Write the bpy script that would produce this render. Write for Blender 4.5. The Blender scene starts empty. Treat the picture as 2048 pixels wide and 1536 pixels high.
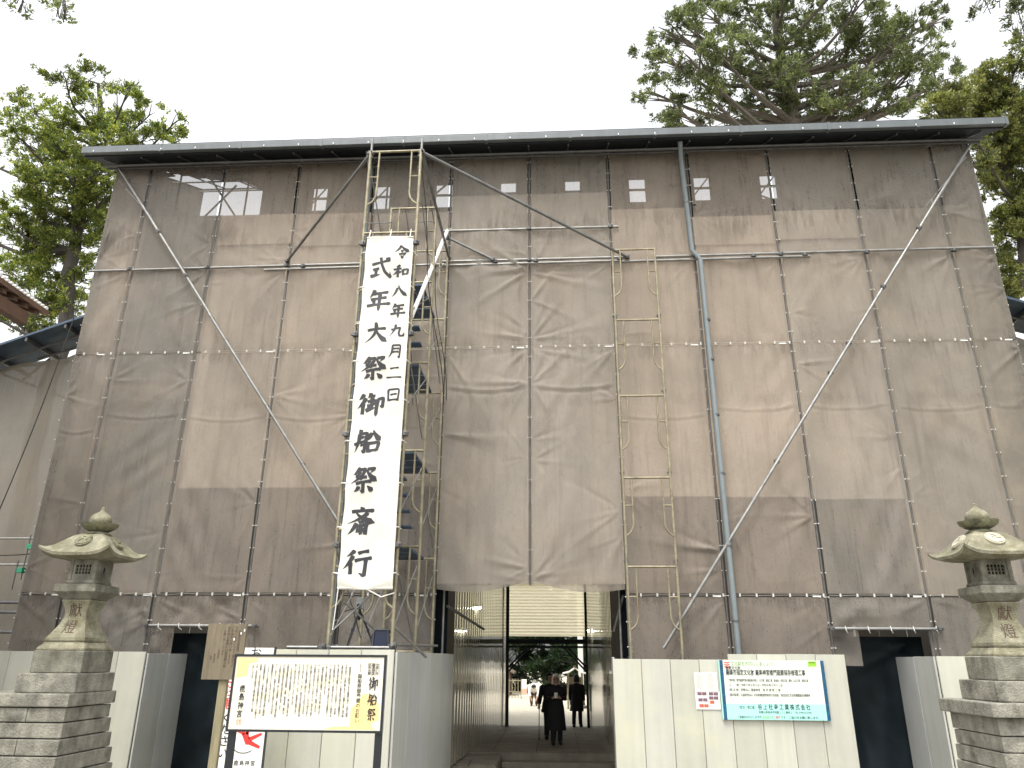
import bpy, bmesh, math, random
import numpy as np
from mathutils import Vector, Matrix

S = bpy.context.scene
COL = S.collection
rad = math.radians

# ---------------------------------------------------------------- camera
cam_d = bpy.data.cameras.new('camera'); cam = bpy.data.objects.new('camera', cam_d); COL.objects.link(cam)
cam_d.sensor_width = 36.0; cam_d.lens = 36.0 * 1480 / 2048; cam_d.clip_end = 2000; cam_d.clip_start = 0.05
_p, _r, _w = rad(20.297), rad(.3867), rad(-3.364)
_x1 = Vector((math.cos(_w), -math.sin(_w), 0)); _y1 = Vector((math.sin(_w), math.cos(_w), 0)); _z = Vector((0, 0, 1))
_F = math.cos(_p) * _y1 + math.sin(_p) * _z; _U0 = -math.sin(_p) * _y1 + math.cos(_p) * _z
_R = math.cos(_r) * _x1 + math.sin(_r) * _U0; _U = -math.sin(_r) * _x1 + math.cos(_r) * _U0
M = Matrix((_R, _U, -_F)).transposed().to_4x4(); M.translation = (.484, -14.518, 1.6)
cam.matrix_world = M
S.camera = cam

# ---------------------------------------------------------------- sky, sun, exposure (bright overcast)
SUN_EL, SUN_AZ = 64, 200           # azimuth clockwise from +Y: high, behind the camera and to its left
w = bpy.data.worlds.new('World'); S.world = w; w.use_nodes = True
nt = w.node_tree; bg = nt.nodes['Background']
sky = nt.nodes.new('ShaderNodeTexSky'); sky.sky_type = 'NISHITA'; sky.sun_disc = False
sky.sun_elevation = rad(SUN_EL); sky.sun_rotation = rad(SUN_AZ); sky.dust_density = 4.0; sky.air_density = 1.6
hs = nt.nodes.new('ShaderNodeHueSaturation'); hs.inputs['Saturation'].default_value = .12
nt.links.new(sky.outputs[0], hs.inputs['Color']); nt.links.new(hs.outputs[0], bg.inputs[0]); bg.inputs[1].default_value = .15
sd = bpy.data.lights.new('sun', 'SUN'); sun = bpy.data.objects.new('sun', sd); COL.objects.link(sun)
sd.energy = .85; sd.angle = rad(16); sd.color = (1, .955, .87)
_a, _e = rad(SUN_AZ), rad(SUN_EL)
_dir = Vector((math.sin(_a) * math.cos(_e), math.cos(_a) * math.cos(_e), math.sin(_e)))
sun.rotation_euler = _dir.to_track_quat('Z', 'Y').to_euler()
vs = S.view_settings; vs.view_transform = 'Standard'; vs.look = 'None'; vs.exposure = 1.38; vs.gamma = 1
vs.use_curve_mapping = False
S.cycles.max_bounces = 8; S.cycles.transparent_max_bounces = 24; S.cycles.diffuse_bounces = 4
S.cycles.glossy_bounces = 4; S.cycles.transmission_bounces = 6
S.cycles.sample_clamp_indirect = 6

# ---------------------------------------------------------------- materials
MATS = {}
def mat(name, col, rough=.6, metal=0, var=.0, vscale=3.0, bump=0, bscale=40, streak=0, stain=None, spec=.5, stretch=(1, 1, 1), objcol=False, stain_lo=.5, stain_hi=.7, stain_scale=1.3, coat=0):
    if name in MATS: return MATS[name]
    m = bpy.data.materials.new(name); m.use_nodes = True; MATS[name] = m
    n = m.node_tree.nodes; l = m.node_tree.links; b = n['Principled BSDF']
    b.inputs['Roughness'].default_value = rough; b.inputs['Metallic'].default_value = metal
    b.inputs['Specular IOR Level'].default_value = spec; b.inputs['Coat Weight'].default_value = coat
    tc = n.new('ShaderNodeNewGeometry'); mp = n.new('ShaderNodeMapping'); l.new(tc.outputs['Position'], mp.inputs[0])
    mp.inputs['Scale'].default_value = stretch
    base = n.new('ShaderNodeRGB'); base.outputs[0].default_value = (*col, 1)
    cur = base.outputs[0]
    if objcol:
        oi = n.new('ShaderNodeObjectInfo'); mx = n.new('ShaderNodeMix'); mx.data_type = 'RGBA'; mx.blend_type = 'MULTIPLY'; mx.inputs[0].default_value = 1
        l.new(cur, mx.inputs[6]); l.new(oi.outputs['Color'], mx.inputs[7]); cur = mx.outputs[2]
    if var:
        no = n.new('ShaderNodeTexNoise'); no.inputs['Scale'].default_value = vscale; no.inputs['Detail'].default_value = 7; no.inputs['Roughness'].default_value = .62
        l.new(mp.outputs[0], no.inputs['Vector'])
        mr = n.new('ShaderNodeMapRange'); mr.inputs[1].default_value = .3; mr.inputs[2].default_value = .7; mr.inputs[3].default_value = 1 - var; mr.inputs[4].default_value = 1 + var
        l.new(no.outputs[0], mr.inputs[0])
        mx = n.new('ShaderNodeMix'); mx.data_type = 'RGBA'; mx.blend_type = 'MULTIPLY'; mx.inputs[0].default_value = 1
        l.new(cur, mx.inputs[6]); l.new(mr.outputs[0], mx.inputs[7]); cur = mx.outputs[2]
    if streak:
        mp2 = n.new('ShaderNodeMapping'); mp2.inputs['Scale'].default_value = (9, 9, .5); l.new(tc.outputs['Position'], mp2.inputs[0])
        no = n.new('ShaderNodeTexNoise'); no.inputs['Scale'].default_value = 1.0; no.inputs['Detail'].default_value = 5; l.new(mp2.outputs[0], no.inputs['Vector'])
        mr = n.new('ShaderNodeMapRange'); mr.inputs[1].default_value = .35; mr.inputs[2].default_value = .75; mr.inputs[3].default_value = 1; mr.inputs[4].default_value = 1 - streak
        l.new(no.outputs[0], mr.inputs[0])
        mx = n.new('ShaderNodeMix'); mx.data_type = 'RGBA'; mx.blend_type = 'MULTIPLY'; mx.inputs[0].default_value = 1
        l.new(cur, mx.inputs[6]); l.new(mr.outputs[0], mx.inputs[7]); cur = mx.outputs[2]
    if stain:
        no = n.new('ShaderNodeTexNoise'); no.inputs['Scale'].default_value = stain_scale; no.inputs['Detail'].default_value = 9; no.inputs['Roughness'].default_value = .7
        l.new(mp.outputs[0], no.inputs['Vector'])
        mr = n.new('ShaderNodeMapRange'); mr.inputs[1].default_value = stain_lo; mr.inputs[2].default_value = stain_hi; l.new(no.outputs[0], mr.inputs[0])
        mx = n.new('ShaderNodeMix'); mx.data_type = 'RGBA'
        l.new(mr.outputs[0], mx.inputs[0]); l.new(cur, mx.inputs[6]); mx.inputs[7].default_value = (*stain, 1); cur = mx.outputs[2]
    l.new(cur, b.inputs['Base Color'])
    if bump:
        no = n.new('ShaderNodeTexNoise'); no.inputs['Scale'].default_value = bscale; no.inputs['Detail'].default_value = 5
        l.new(mp.outputs[0], no.inputs['Vector'])
        bp = n.new('ShaderNodeBump'); bp.inputs['Strength'].default_value = bump; bp.inputs['Distance'].default_value = .02
        l.new(no.outputs[0], bp.inputs['Height']); l.new(bp.outputs[0], b.inputs['Normal'])
    return m

def sheet_mat(name, col, transp, dirt=.6):
    """woven scaffold mesh: an open weave (see-through share) of dull threads, rain-streaked and blotched"""
    m = bpy.data.materials.new(name); m.use_nodes = True; MATS[name] = m
    n = m.node_tree.nodes; l = m.node_tree.links; b = n['Principled BSDF']; out = n['Material Output']
    b.inputs['Roughness'].default_value = .75; b.inputs['Specular IOR Level'].default_value = .25
    geo = n.new('ShaderNodeNewGeometry'); oi = n.new('ShaderNodeObjectInfo')
    cur = None
    base = n.new('ShaderNodeRGB'); base.outputs[0].default_value = (*col, 1)
    mx = n.new('ShaderNodeMix'); mx.data_type = 'RGBA'; mx.blend_type = 'MULTIPLY'; mx.inputs[0].default_value = 1
    l.new(base.outputs[0], mx.inputs[6]); l.new(oi.outputs['Color'], mx.inputs[7]); cur = mx.outputs[2]
    def layer(scale, sc, lo, hi, amt, detail=6, rough=.65, tint=None):
        nonlocal cur
        mp = n.new('ShaderNodeMapping'); mp.inputs['Scale'].default_value = sc; l.new(geo.outputs['Position'], mp.inputs[0])
        no = n.new('ShaderNodeTexNoise'); no.inputs['Scale'].default_value = scale; no.inputs['Detail'].default_value = detail; no.inputs['Roughness'].default_value = rough
        l.new(mp.outputs[0], no.inputs['Vector'])
        mr = n.new('ShaderNodeMapRange'); mr.inputs[1].default_value = lo; mr.inputs[2].default_value = hi; mr.inputs[3].default_value = 0; mr.inputs[4].default_value = amt
        l.new(no.outputs[0], mr.inputs[0])
        x = n.new('ShaderNodeMix'); x.data_type = 'RGBA'; l.new(mr.outputs[0], x.inputs[0]); l.new(cur, x.inputs[6]); x.inputs[7].default_value = (*(tint or [c * .42 for c in col]), 1)
        cur = x.outputs[2]
    dk = [c * .27 for c in col]
    layer(.6, (1, 1, .6), .44, .66, dirt * .75)                       # broad grime
    layer(.9, (1, 1, 1), .47, .68, dirt * .7, tint=[min(1, c * f) for c, f in zip(col, (1.32, 1.20, 1.08))])   # bleached, warmer patches
    layer(1.0, (7, 7, .45), .52, .76, dirt * .8, tint=dk)  # rain streaks
    layer(1.0, (22, 22, 1.6), .58, .78, dirt * .55, tint=dk, detail=3)  # fine runs
    layer(30, (1, 1, .6), .54, .72, dirt * .9, detail=8, rough=.75, tint=dk)       # speckle
    # old water marks: ragged dark runs hanging below the seams and along the top fold of the second layer
    sx = n.new('ShaderNodeSeparateXYZ'); l.new(geo.outputs['Position'], sx.inputs[0])
    for zc, hw, amt, sc in ((7.74, .30, .75, (11, 11, 1.1)), (10.75, .62, .80, (9, 9, 1.3)), (6.6, .16, .35, (8, 8, 2)), (2.62, .22, .5, (9, 9, 1.4)), (9.75, .25, .4, (10, 10, 1))):
        d = n.new('ShaderNodeMath'); d.operation = 'SUBTRACT'; l.new(sx.outputs['Z'], d.inputs[0]); d.inputs[1].default_value = zc
        e = n.new('ShaderNodeMath'); e.operation = 'ABSOLUTE'; l.new(d.outputs[0], e.inputs[0])
        k = n.new('ShaderNodeMapRange'); k.inputs[1].default_value = 0; k.inputs[2].default_value = hw; k.inputs[3].default_value = 1; k.inputs[4].default_value = 0; l.new(e.outputs[0], k.inputs[0])
        mp = n.new('ShaderNodeMapping'); mp.inputs['Scale'].default_value = sc; l.new(geo.outputs['Position'], mp.inputs[0])
        no = n.new('ShaderNodeTexNoise'); no.inputs['Scale'].default_value = 1; no.inputs['Detail'].default_value = 6; no.inputs['Roughness'].default_value = .7; l.new(mp.outputs[0], no.inputs['Vector'])
        n2 = n.new('ShaderNodeTexNoise'); n2.inputs['Scale'].default_value = .9; n2.inputs['Detail'].default_value = 2; l.new(geo.outputs['Position'], n2.inputs['Vector'])
        ad = n.new('ShaderNodeMath'); ad.operation = 'ADD'; l.new(no.outputs[0], ad.inputs[0]); l.new(n2.outputs[0], ad.inputs[1])
        r = n.new('ShaderNodeMapRange'); r.inputs[1].default_value = .96; r.inputs[2].default_value = 1.18; r.inputs[3].default_value = 0; r.inputs[4].default_value = amt * min(1, dirt * 1.7); l.new(ad.outputs[0], r.inputs[0])
        mu = n.new('ShaderNodeMath'); mu.operation = 'MULTIPLY'; l.new(k.outputs[0], mu.inputs[0]); l.new(r.outputs[0], mu.inputs[1])
        x = n.new('ShaderNodeMix'); x.data_type = 'RGBA'; l.new(mu.outputs[0], x.inputs[0]); l.new(cur, x.inputs[6]); x.inputs[7].default_value = (*[c * .2 for c in col], 1); cur = x.outputs[2]
    l.new(cur, b.inputs['Base Color'])
    # cloth relief
    mp = n.new('ShaderNodeMapping'); mp.inputs['Scale'].default_value = (1.6, 1.6, .8); l.new(geo.outputs['Position'], mp.inputs[0])
    no = n.new('ShaderNodeTexNoise'); no.inputs['Scale'].default_value = 3.0; no.inputs['Detail'].default_value = 6; no.inputs['Distortion'].default_value = .8; l.new(mp.outputs[0], no.inputs['Vector'])
    bp = n.new('ShaderNodeBump'); bp.inputs['Strength'].default_value = .3; bp.inputs['Distance'].default_value = .03; l.new(no.outputs[0], bp.inputs['Height']); l.new(bp.outputs[0], b.inputs['Normal'])
    tl = n.new('ShaderNodeBsdfTranslucent'); l.new(cur, tl.inputs[0]); l.new(bp.outputs[0], tl.inputs['Normal'])
    a = n.new('ShaderNodeMixShader'); a.inputs[0].default_value = .12; l.new(b.outputs[0], a.inputs[1]); l.new(tl.outputs[0], a.inputs[2])
    tr = n.new('ShaderNodeBsdfTransparent')
    c = n.new('ShaderNodeMixShader'); c.inputs[0].default_value = transp; l.new(a.outputs[0], c.inputs[1]); l.new(tr.outputs[0], c.inputs[2])
    l.new(c.outputs[0], out.inputs[0])
    return m

def leaf_mat(name, c1, c2, c3, tl=.35):
    m = bpy.data.materials.new(name); m.use_nodes = True; MATS[name] = m
    n = m.node_tree.nodes; l = m.node_tree.links; b = n['Principled BSDF']; out = n['Material Output']
    geo = n.new('ShaderNodeNewGeometry')
    cr = n.new('ShaderNodeValToRGB'); l.new(geo.outputs['Random Per Island'], cr.inputs[0])
    e = cr.color_ramp.elements; e[0].position = 0; e[0].color = (*c1, 1); e[1].position = 1; e[1].color = (*c3, 1); k = e.new(.55); k.color = (*c2, 1)
    no = n.new('ShaderNodeTexNoise'); no.inputs['Scale'].default_value = .55; no.inputs['Detail'].default_value = 3; l.new(geo.outputs['Position'], no.inputs['Vector'])
    mr = n.new('ShaderNodeMapRange'); mr.inputs[1].default_value = .35; mr.inputs[2].default_value = .65; mr.inputs[3].default_value = .6; mr.inputs[4].default_value = 1.45; l.new(no.outputs[0], mr.inputs[0])
    mx = n.new('ShaderNodeMix'); mx.data_type = 'RGBA'; mx.blend_type = 'MULTIPLY'; mx.inputs[0].default_value = 1; l.new(cr.outputs[0], mx.inputs[6]); l.new(mr.outputs[0], mx.inputs[7])
    l.new(mx.outputs[2], b.inputs['Base Color']); b.inputs['Roughness'].default_value = .5
    t = n.new('ShaderNodeBsdfTranslucent'); l.new(mx.outputs[2], t.inputs[0])
    a = n.new('ShaderNodeMixShader'); a.inputs[0].default_value = tl; l.new(b.outputs[0], a.inputs[1]); l.new(t.outputs[0], a.inputs[2]); l.new(a.outputs[0], out.inputs[0])
    return m

def emit_mat(name, col, st):
    m = bpy.data.materials.new(name); m.use_nodes = True; MATS[name] = m
    b = m.node_tree.nodes['Principled BSDF']; b.inputs['Emission Color'].default_value = (*col, 1); b.inputs['Emission Strength'].default_value = st
    return m

SHEET = (.272, .244, .209)
sheet_mat('mesh_sheet', SHEET, .37)
sheet_mat('lining', (.76, .66, .545), .02, .3)  # pale tone imitates daylight glowing through the mesh
sheet_mat('shade_lining', (.085, .078, .07), 0, .3)  # dark tone imitates the unlit lower band; also on the passage ceiling
sheet_mat('side_sheet', (.19, .17, .14), .025, .3)
mat('steel', (.24, .237, .225), .45, .5, var=.25, vscale=6)
mat('steel_dark', (.10, .10, .10), .5, .4, var=.3, vscale=8)
mat('old_steel', (.25, .222, .148), .5, .35, var=.35, vscale=7, stain=(.16, .09, .045), stain_lo=.55, stain_hi=.72, stain_scale=5)
mat('knot', (.52, .50, .46), .8)
mat('lace', (.20, .185, .165), .8)
mat('steel_mid', (.17, .17, .165), .5, .5, var=.25, vscale=6)
mat('pole_cover', (.10, .095, .087), .7, 0, var=.3, vscale=5)
mat('pipe_pvc', (.155, .18, .187), .4, var=.1, vscale=4)
mat('gutter', (.10, .115, .12), .45, 0, var=.15, vscale=2, streak=.2)
mat('roof_dark', (.02, .024, .028), .75, 0, var=.25, spec=.25)
mat('navy', (.045, .072, .11), .55, .2, var=.3)
mat('cord', (.72, .71, .66), .7)
mat('tag_white', (.78, .78, .75), .6)
mat('black_cable', (.012, .012, .012), .6)
mat('ivory', (.465, .462, .395), .38, var=.06, vscale=1.2, streak=.10, stain=(.50, .49, .36), stain_lo=.52, stain_hi=.80, stain_scale=.9, bump=.03, bscale=3, spec=.5, objcol=True)
mat('ivory_shade', (.44, .445, .425), .38, var=.08, vscale=1.2, streak=.14, objcol=True, bump=.03, bscale=3, spec=.5)  # greyer copy of ivory: shade of the side runs put into the colour
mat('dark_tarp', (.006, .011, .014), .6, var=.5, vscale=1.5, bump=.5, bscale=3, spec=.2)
mat('stone', (.215, .207, .165), .9, var=.4, vscale=6, bump=.8, bscale=60, streak=.3, stain=(.085, .08, .055), stain_lo=.46, stain_hi=.68, stain_scale=3.2)
mat('stone_mossy', (.235, .222, .155), .9, var=.42, vscale=6, bump=.8, bscale=50, streak=.25, stain=(.12, .105, .05), stain_lo=.48, stain_hi=.70, stain_scale=4.0)
mat('stone_base', (.25, .238, .195), .92, var=.4, vscale=5, bump=.8, bscale=45, streak=.35, stain=(.06, .06, .045), stain_lo=.52, stain_hi=.7, stain_scale=2.2)
mat('stone_lotus', (.19, .185, .115), .92, var=.35, vscale=9, bump=.5, bscale=45, stain=(.03, .03, .025), stain_lo=.48, stain_hi=.66, stain_scale=6)
mat('stone_pale', (.42, .39, .30), .9, var=.2, vscale=8, bump=.4, bscale=60)
mat('hole', (.006, .006, .007), .9)  # plain black for the lens and the shade painted into lantern openings
mat('carved', (.075, .045, .03), .9)
mat('canvas', (.62, .60, .53), .75, var=.03, vscale=3, bump=.08, bscale=300)
mat('ink', (.018, .018, .022), .6)
mat('print_grey', (.03, .03, .028), .7)
mat('board_white', (.76, .75, .70), .45, var=.015)
mat('board_cream', (.68, .645, .53), .45, var=.03, vscale=2)
mat('gold', (.80, .60, .24), .5, var=.12, vscale=30)
mat('seal', (.80, .36, .24), .6)
mat('frame_black', (.012, .014, .018), .35)
mat('wood_old', (.15, .122, .08), .8, var=.25, vscale=3, stretch=(8, 8, 1), bump=.2, bscale=30, stain=(.42, .40, .34), stain_lo=.68, stain_hi=.72, stain_scale=7)
mat('wood_post', (.23, .20, .12), .8, var=.25, vscale=3, stretch=(10, 10, 1))
mat('wood_eave', (.14, .08, .052), .7, var=.3, vscale=3)
mat('red_print', (.62, .03, .025), .5)
mat('green_print', (.25, .50, .03), .5)
mat('pale_green_print', (.24, .40, .17), .5)
mat('aqua', (.36, .70, .62), .4)
mat('blue_edge', (.01, .075, .15), .4, var=.5, vscale=25)
mat('sign_white', (.64, .67, .585), .4)
mat('paving', (.20, .175, .135), .85, var=.25, vscale=2.5, bump=.3, bscale=60, stain=(.08, .075, .06), stain_lo=.5, stain_hi=.75)
mat('gravel', (.46, .42, .33), .95, var=.15, vscale=4, bump=.4, bscale=90)
mat('earth', (.22, .205, .17), .95, var=.2, vscale=1.5, bump=.4, bscale=40)
mat('bark', (.06, .052, .042), .9, var=.4, vscale=5, stretch=(3, 3, .6), bump=.8, bscale=12)
mat('bark_grey', (.12, .105, .085), .9, var=.4, vscale=5, stretch=(3, 3, .6), bump=.8, bscale=12)
mat('coat_black', (.006, .006, .008), .85)
mat('skin', (.42, .24, .16), .6)
mat('hair_white', (.80, .76, .66), .6, var=.25, vscale=40)
mat('hair_black', (.008, .007, .007), .5)
mat('cloth_white', (.80, .79, .75), .8)
mat('trouser_brown', (.10, .06, .04), .8)
mat('camera_grey', (.30, .32, .31), .5)
mat('reel_blue', (.008, .014, .04), .45)
mat('clamp_green', (.02, .26, .14), .5)
mat('photo_mauve', (.16, .09, .12), .5, var=.7, vscale=60); mat('photo_red', (.50, .10, .06), .5, var=.6, vscale=60)
mat('paper', (.78, .77, .72), .6)
def poly_mat():
    m = mat('corrugated', (.42, .395, .31), .06, .3, var=.15, vscale=1.5, spec=.9, coat=1.0); return m
poly_mat()
def translucent_panel():
    m = bpy.data.materials.new('skylight_sheet'); m.use_nodes = True; MATS['skylight_sheet'] = m
    n = m.node_tree.nodes; l = m.node_tree.links; b = n['Principled BSDF']; out = n['Material Output']
    b.inputs['Base Color'].default_value = (.75, .66, .42, 1); b.inputs['Roughness'].default_value = .25
    t = n.new('ShaderNodeBsdfTranslucent'); t.inputs[0].default_value = (1, .93, .70, 1)
    tr = n.new('ShaderNodeBsdfTransparent'); tr.inputs[0].default_value = (1, .93, .7, 1)
    a = n.new('ShaderNodeMixShader'); a.inputs[0].default_value = .95; l.new(b.outputs[0], a.inputs[1]); l.new(t.outputs[0], a.inputs[2])
    c = n.new('ShaderNodeMixShader'); c.inputs[0].default_value = .15; l.new(a.outputs[0], c.inputs[1]); l.new(tr.outputs[0], c.inputs[2]); l.new(c.outputs[0], out.inputs[0])
translucent_panel()
emit_mat('lamp_tube', (1, .97, .86), 22)
leaf_mat('leaf_podo', (.065, .088, .045), (.17, .205, .08), (.30, .33, .12), .5)
leaf_mat('leaf_left', (.05, .085, .03), (.17, .23, .045), (.45, .45, .07), .5)
leaf_mat('leaf_right', (.065, .09, .036), (.19, .215, .06), (.37, .36, .095), .5)
leaf_mat('leaf_far', (.014, .032, .016), (.03, .06, .022), (.06, .095, .03))

# ---------------------------------------------------------------- mesh helpers
class MB:
    def __init__(s): s.v = []; s.f = []
    def add(s, v, f):
        o = len(s.v); s.v += [tuple(p) for p in v]; s.f += [tuple(i + o for i in q) for q in f]; return s
    def box(s, x0, x1, y0, y1, z0, z1):
        return s.add([(x0, y0, z0), (x1, y0, z0), (x1, y1, z0), (x0, y1, z0), (x0, y0, z1), (x1, y0, z1), (x1, y1, z1), (x0, y1, z1)],
                     [(0, 3, 2, 1), (4, 5, 6, 7), (0, 1, 5, 4), (1, 2, 6, 5), (2, 3, 7, 6), (3, 0, 4, 7)])
    def tube(s, pts, r, n=8, caps=True):
        pts = [Vector(p) for p in pts]; rs = r if isinstance(r, (list, tuple)) else [r] * len(pts)
        prev = None; rings = []
        for i, p in enumerate(pts):
            t = (pts[min(i + 1, len(pts) - 1)] - pts[max(i - 1, 0)]).normalized()
            if prev is None:
                a = t.orthogonal().normalized()
            else:
                a = (prev - t * prev.dot(t)); a = a.normalized() if a.length > 1e-6 else t.orthogonal().normalized()
            prev = a; b = t.cross(a)
            rings.append([p + (a * math.cos(2 * math.pi * k / n) + b * math.sin(2 * math.pi * k / n)) * rs[i] for k in range(n)])
        v = [q for R in rings for q in R]; f = []
        for i in range(len(pts) - 1):
            for k in range(n): f.append((i * n + k, i * n + (k + 1) % n, (i + 1) * n + (k + 1) % n, (i + 1) * n + k))
        if caps: f += [tuple(range(n))[::-1], tuple((len(pts) - 1) * n + k for k in range(n))]
        return s.add(v, f)
    def lathe(s, prof, c=(0, 0, 0), n=20, wob=None):
        v = []; f = []
        for (r, z) in prof:
            for k in range(n):
                a = 2 * math.pi * k / n; rr = r * (wob(a, z) if wob else 1)
                v.append((c[0] + rr * math.cos(a), c[1] + rr * math.sin(a), c[2] + z))
        for i in range(len(prof) - 1):
            for k in range(n): f.append((i * n + k, i * n + (k + 1) % n, (i + 1) * n + (k + 1) % n, (i + 1) * n + k))
        f += [tuple(range(n))[::-1], tuple((len(prof) - 1) * n + k for k in range(n))]
        return s.add(v, f)
    def square(s, prof, c=(0, 0)):
        """stack of square rings (half width, z) about c"""
        v = []; f = []
        for (h, z) in prof: v += [(c[0] - h, c[1] - h, z), (c[0] + h, c[1] - h, z), (c[0] + h, c[1] + h, z), (c[0] - h, c[1] + h, z)]
        for i in range(len(prof) - 1):
            for k in range(4): f.append((i * 4 + k, i * 4 + (k + 1) % 4, i * 4 + 4 + (k + 1) % 4, i * 4 + 4 + k))
        f += [(3, 2, 1, 0), tuple((len(prof) - 1) * 4 + k for k in range(4))]
        return s.add(v, f)
    def prism(s, poly, y0, y1):
        """polygon in x,z extruded along y"""
        n = len(poly); v = [(x, y0, z) for x, z in poly] + [(x, y1, z) for x, z in poly]
        f = [tuple(range(n)), tuple(range(2 * n - 1, n - 1, -1))] + [(i, i + n, (i + 1) % n + n, (i + 1) % n) for i in range(n)]
        return s.add(v, f)
    def build(s, name, m, parent=None, smooth=False, bevel=0, loc=None, kind=None):
        me = bpy.data.meshes.new(name); me.from_pydata(s.v, [], s.f); me.update()
        if bevel or smooth:
            bm = bmesh.new(); bm.from_mesh(me)
            bmesh.ops.recalc_face_normals(bm, faces=bm.faces)
            if bevel: bmesh.ops.bevel(bm, geom=[e for e in bm.edges if len(e.link_faces) == 2 and e.calc_face_angle(0) > .6], offset=bevel, segments=2, affect='EDGES', profile=.6)
            bm.to_mesh(me); bm.free()
        if smooth:
            me.polygons.foreach_set('use_smooth', [True] * len(me.polygons))
            try: me.set_sharp_from_angle(angle=rad(48))
            except Exception: pass
        return obj(name, me, m, parent, loc, kind)
def obj(name, me, m, parent=None, loc=None, kind=None):
    if m is not None:
        me.materials.clear(); me.materials.append(MATS[m] if isinstance(m, str) else m)
    o = bpy.data.objects.new(name, me); COL.objects.link(o)
    if parent is not None: o.parent = parent
    if loc is not None: o.location = loc
    if kind: o['kind'] = kind
    return o
def thing(name, label, cat, loc=(0, 0, 0), group=None):
    o = bpy.data.objects.new(name, None); COL.objects.link(o); o.location = loc; o.empty_display_size = .2
    o['label'] = label; o['category'] = cat
    if group: o['group'] = group
    return o
def tag(o, label, cat, group=None):
    o['label'] = label; o['category'] = cat
    if group: o['group'] = group
    return o
def share(o, parent, loc, name=None, rot=None, scale=None):
    """a copy of a part that shares its mesh"""
    c = o.copy(); COL.objects.link(c); c.parent = parent; c.location = loc
    if name: c.name = name
    if rot is not None: c.rotation_euler = rot
    if scale is not None: c.scale = scale
    return c
def struct(o): o['kind'] = 'structure'; return o
rnd = random.Random(7)
def at(parent):  # keep world coordinates for parts under an empty that is not at the origin
    return -Vector(parent.location)

# text: Japanese glyphs come from Blender's own fallback font
def glyphs(s, size, vertical=False, pitch=1.0, bold=0):
    c = bpy.data.curves.new('txt', 'FONT'); c.size = size; c.offset = bold * size; c.resolution_u = 2
    if vertical:
        c.body = '\n'.join(s.replace(' ', '\u3000')); c.align_x = 'CENTER'; c.space_line = pitch
    else:
        c.body = s; c.align_x = 'LEFT'; c.space_character = pitch
    c.align_y = 'TOP'
    o = bpy.data.objects.new('txt', c)
    me = bpy.data.meshes.new_from_object(o)
    n = len(me.vertices); co = np.empty(n * 3); me.vertices.foreach_get('co', co); co = co.reshape(-1, 3)
    f = [tuple(p.vertices) for p in me.polygons]
    bpy.data.objects.remove(o); bpy.data.curves.remove(c); bpy.data.meshes.remove(me)
    return co, f
def put_text(mb, s, x, y, z, size, vertical=False, pitch=1.0, bold=0, fit=None, fith=None):
    """lettering standing in the x-z plane facing -y, top left (or top centre) at x, z"""
    co, f = glyphs(s, size, vertical, pitch, bold)
    if len(co) == 0: return
    X = co[:, 0]; Z = co[:, 1]
    if fit: X = X * (fit / max(1e-6, X.max() - X.min()))
    if fith: Z = Z * (fith / max(1e-6, Z.max() - Z.min()))
    mb.add([(x + a, y, z + b) for a, b in zip(X, Z)], f)

# ================================================================ the ground
struct(MB().add([(-400, -400, -.75), (400, -400, -.75), (400, 400, -.75), (-400, 400, -.75)], [(0, 1, 2, 3)]).build('ground', 'earth'))
struct(MB().add([(-60, 11.05, -.40), (60, 11.05, -.40), (60, 120, -.40), (-60, 120, -.40), (-60, 11.05, -.75), (60, 11.05, -.75)], [(0, 1, 2, 3), (4, 5, 1, 0)]).build('courtyard', 'gravel'))
# passage floor: rows of stone slabs, two steps down towards the front
pf = struct(MB().box(-2.0, 2.0, 3.95, 11.04, -.74, -.43).build('passage_floor', 'paving'))
slab = MB().box(0, .985, 0, .88, 0, .03).build('slab', 'paving', pf, bevel=.006, loc=(-1.99, 3.96, -.43)); first = True
for r in range(8):
    for c in range(4):
        if r == 0 and c == 0: continue
        share(slab, pf, (-1.99 + c * .995, 3.96 + r * .886, -.43 + rnd.uniform(-.002, .002)))
for i, (y0, z1, x0) in enumerate([(3.55, -.55, -.75), (3.15, -.65, -.75)]):
    st = struct(MB().box(x0, 1.75, y0, 3.945 - .0 * i, -.745, z1 - i * .0).build('stone_step', 'paving', bevel=.012)) if i == 0 else struct(MB().box(x0 + .01, 1.74, y0, 3.545, -.745, z1).build('stone_step', 'paving', bevel=.012))
lf = struct(MB().box(-1.9, -.77, 2.2, 3.94, -.745, -.47).build('stone_landing', 'paving', bevel=.012))
MB().box(-1.88, -1.35, 2.22, 3.1, -.468, -.445).build('slab', 'paving', lf, bevel=.006)
MB().box(-1.33, -.79, 2.22, 3.1, -.468, -.445).build('slab', 'paving', lf, bevel=.006)
MB().box(-1.88, -.79, 3.12, 3.92, -.468, -.445).build('slab', 'paving', lf, bevel=.006)

# ================================================================ the wrapped scaffold enclosure
B = 1.829
PX = [-10.03, -9.145, -7.316, -5.487, -3.658, -1.829, 0, 1.829, 3.658, 5.487, 7.316, 9.145, 10.03]
H3, H2, H1, TOP = 2.72, 7.82, 9.91, 12.82
enc = thing('scaffold_enclosure', 'huge brownish grey mesh-wrapped scaffold covering the shrine gate, under a thin dark roof', 'scaffolding')

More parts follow.
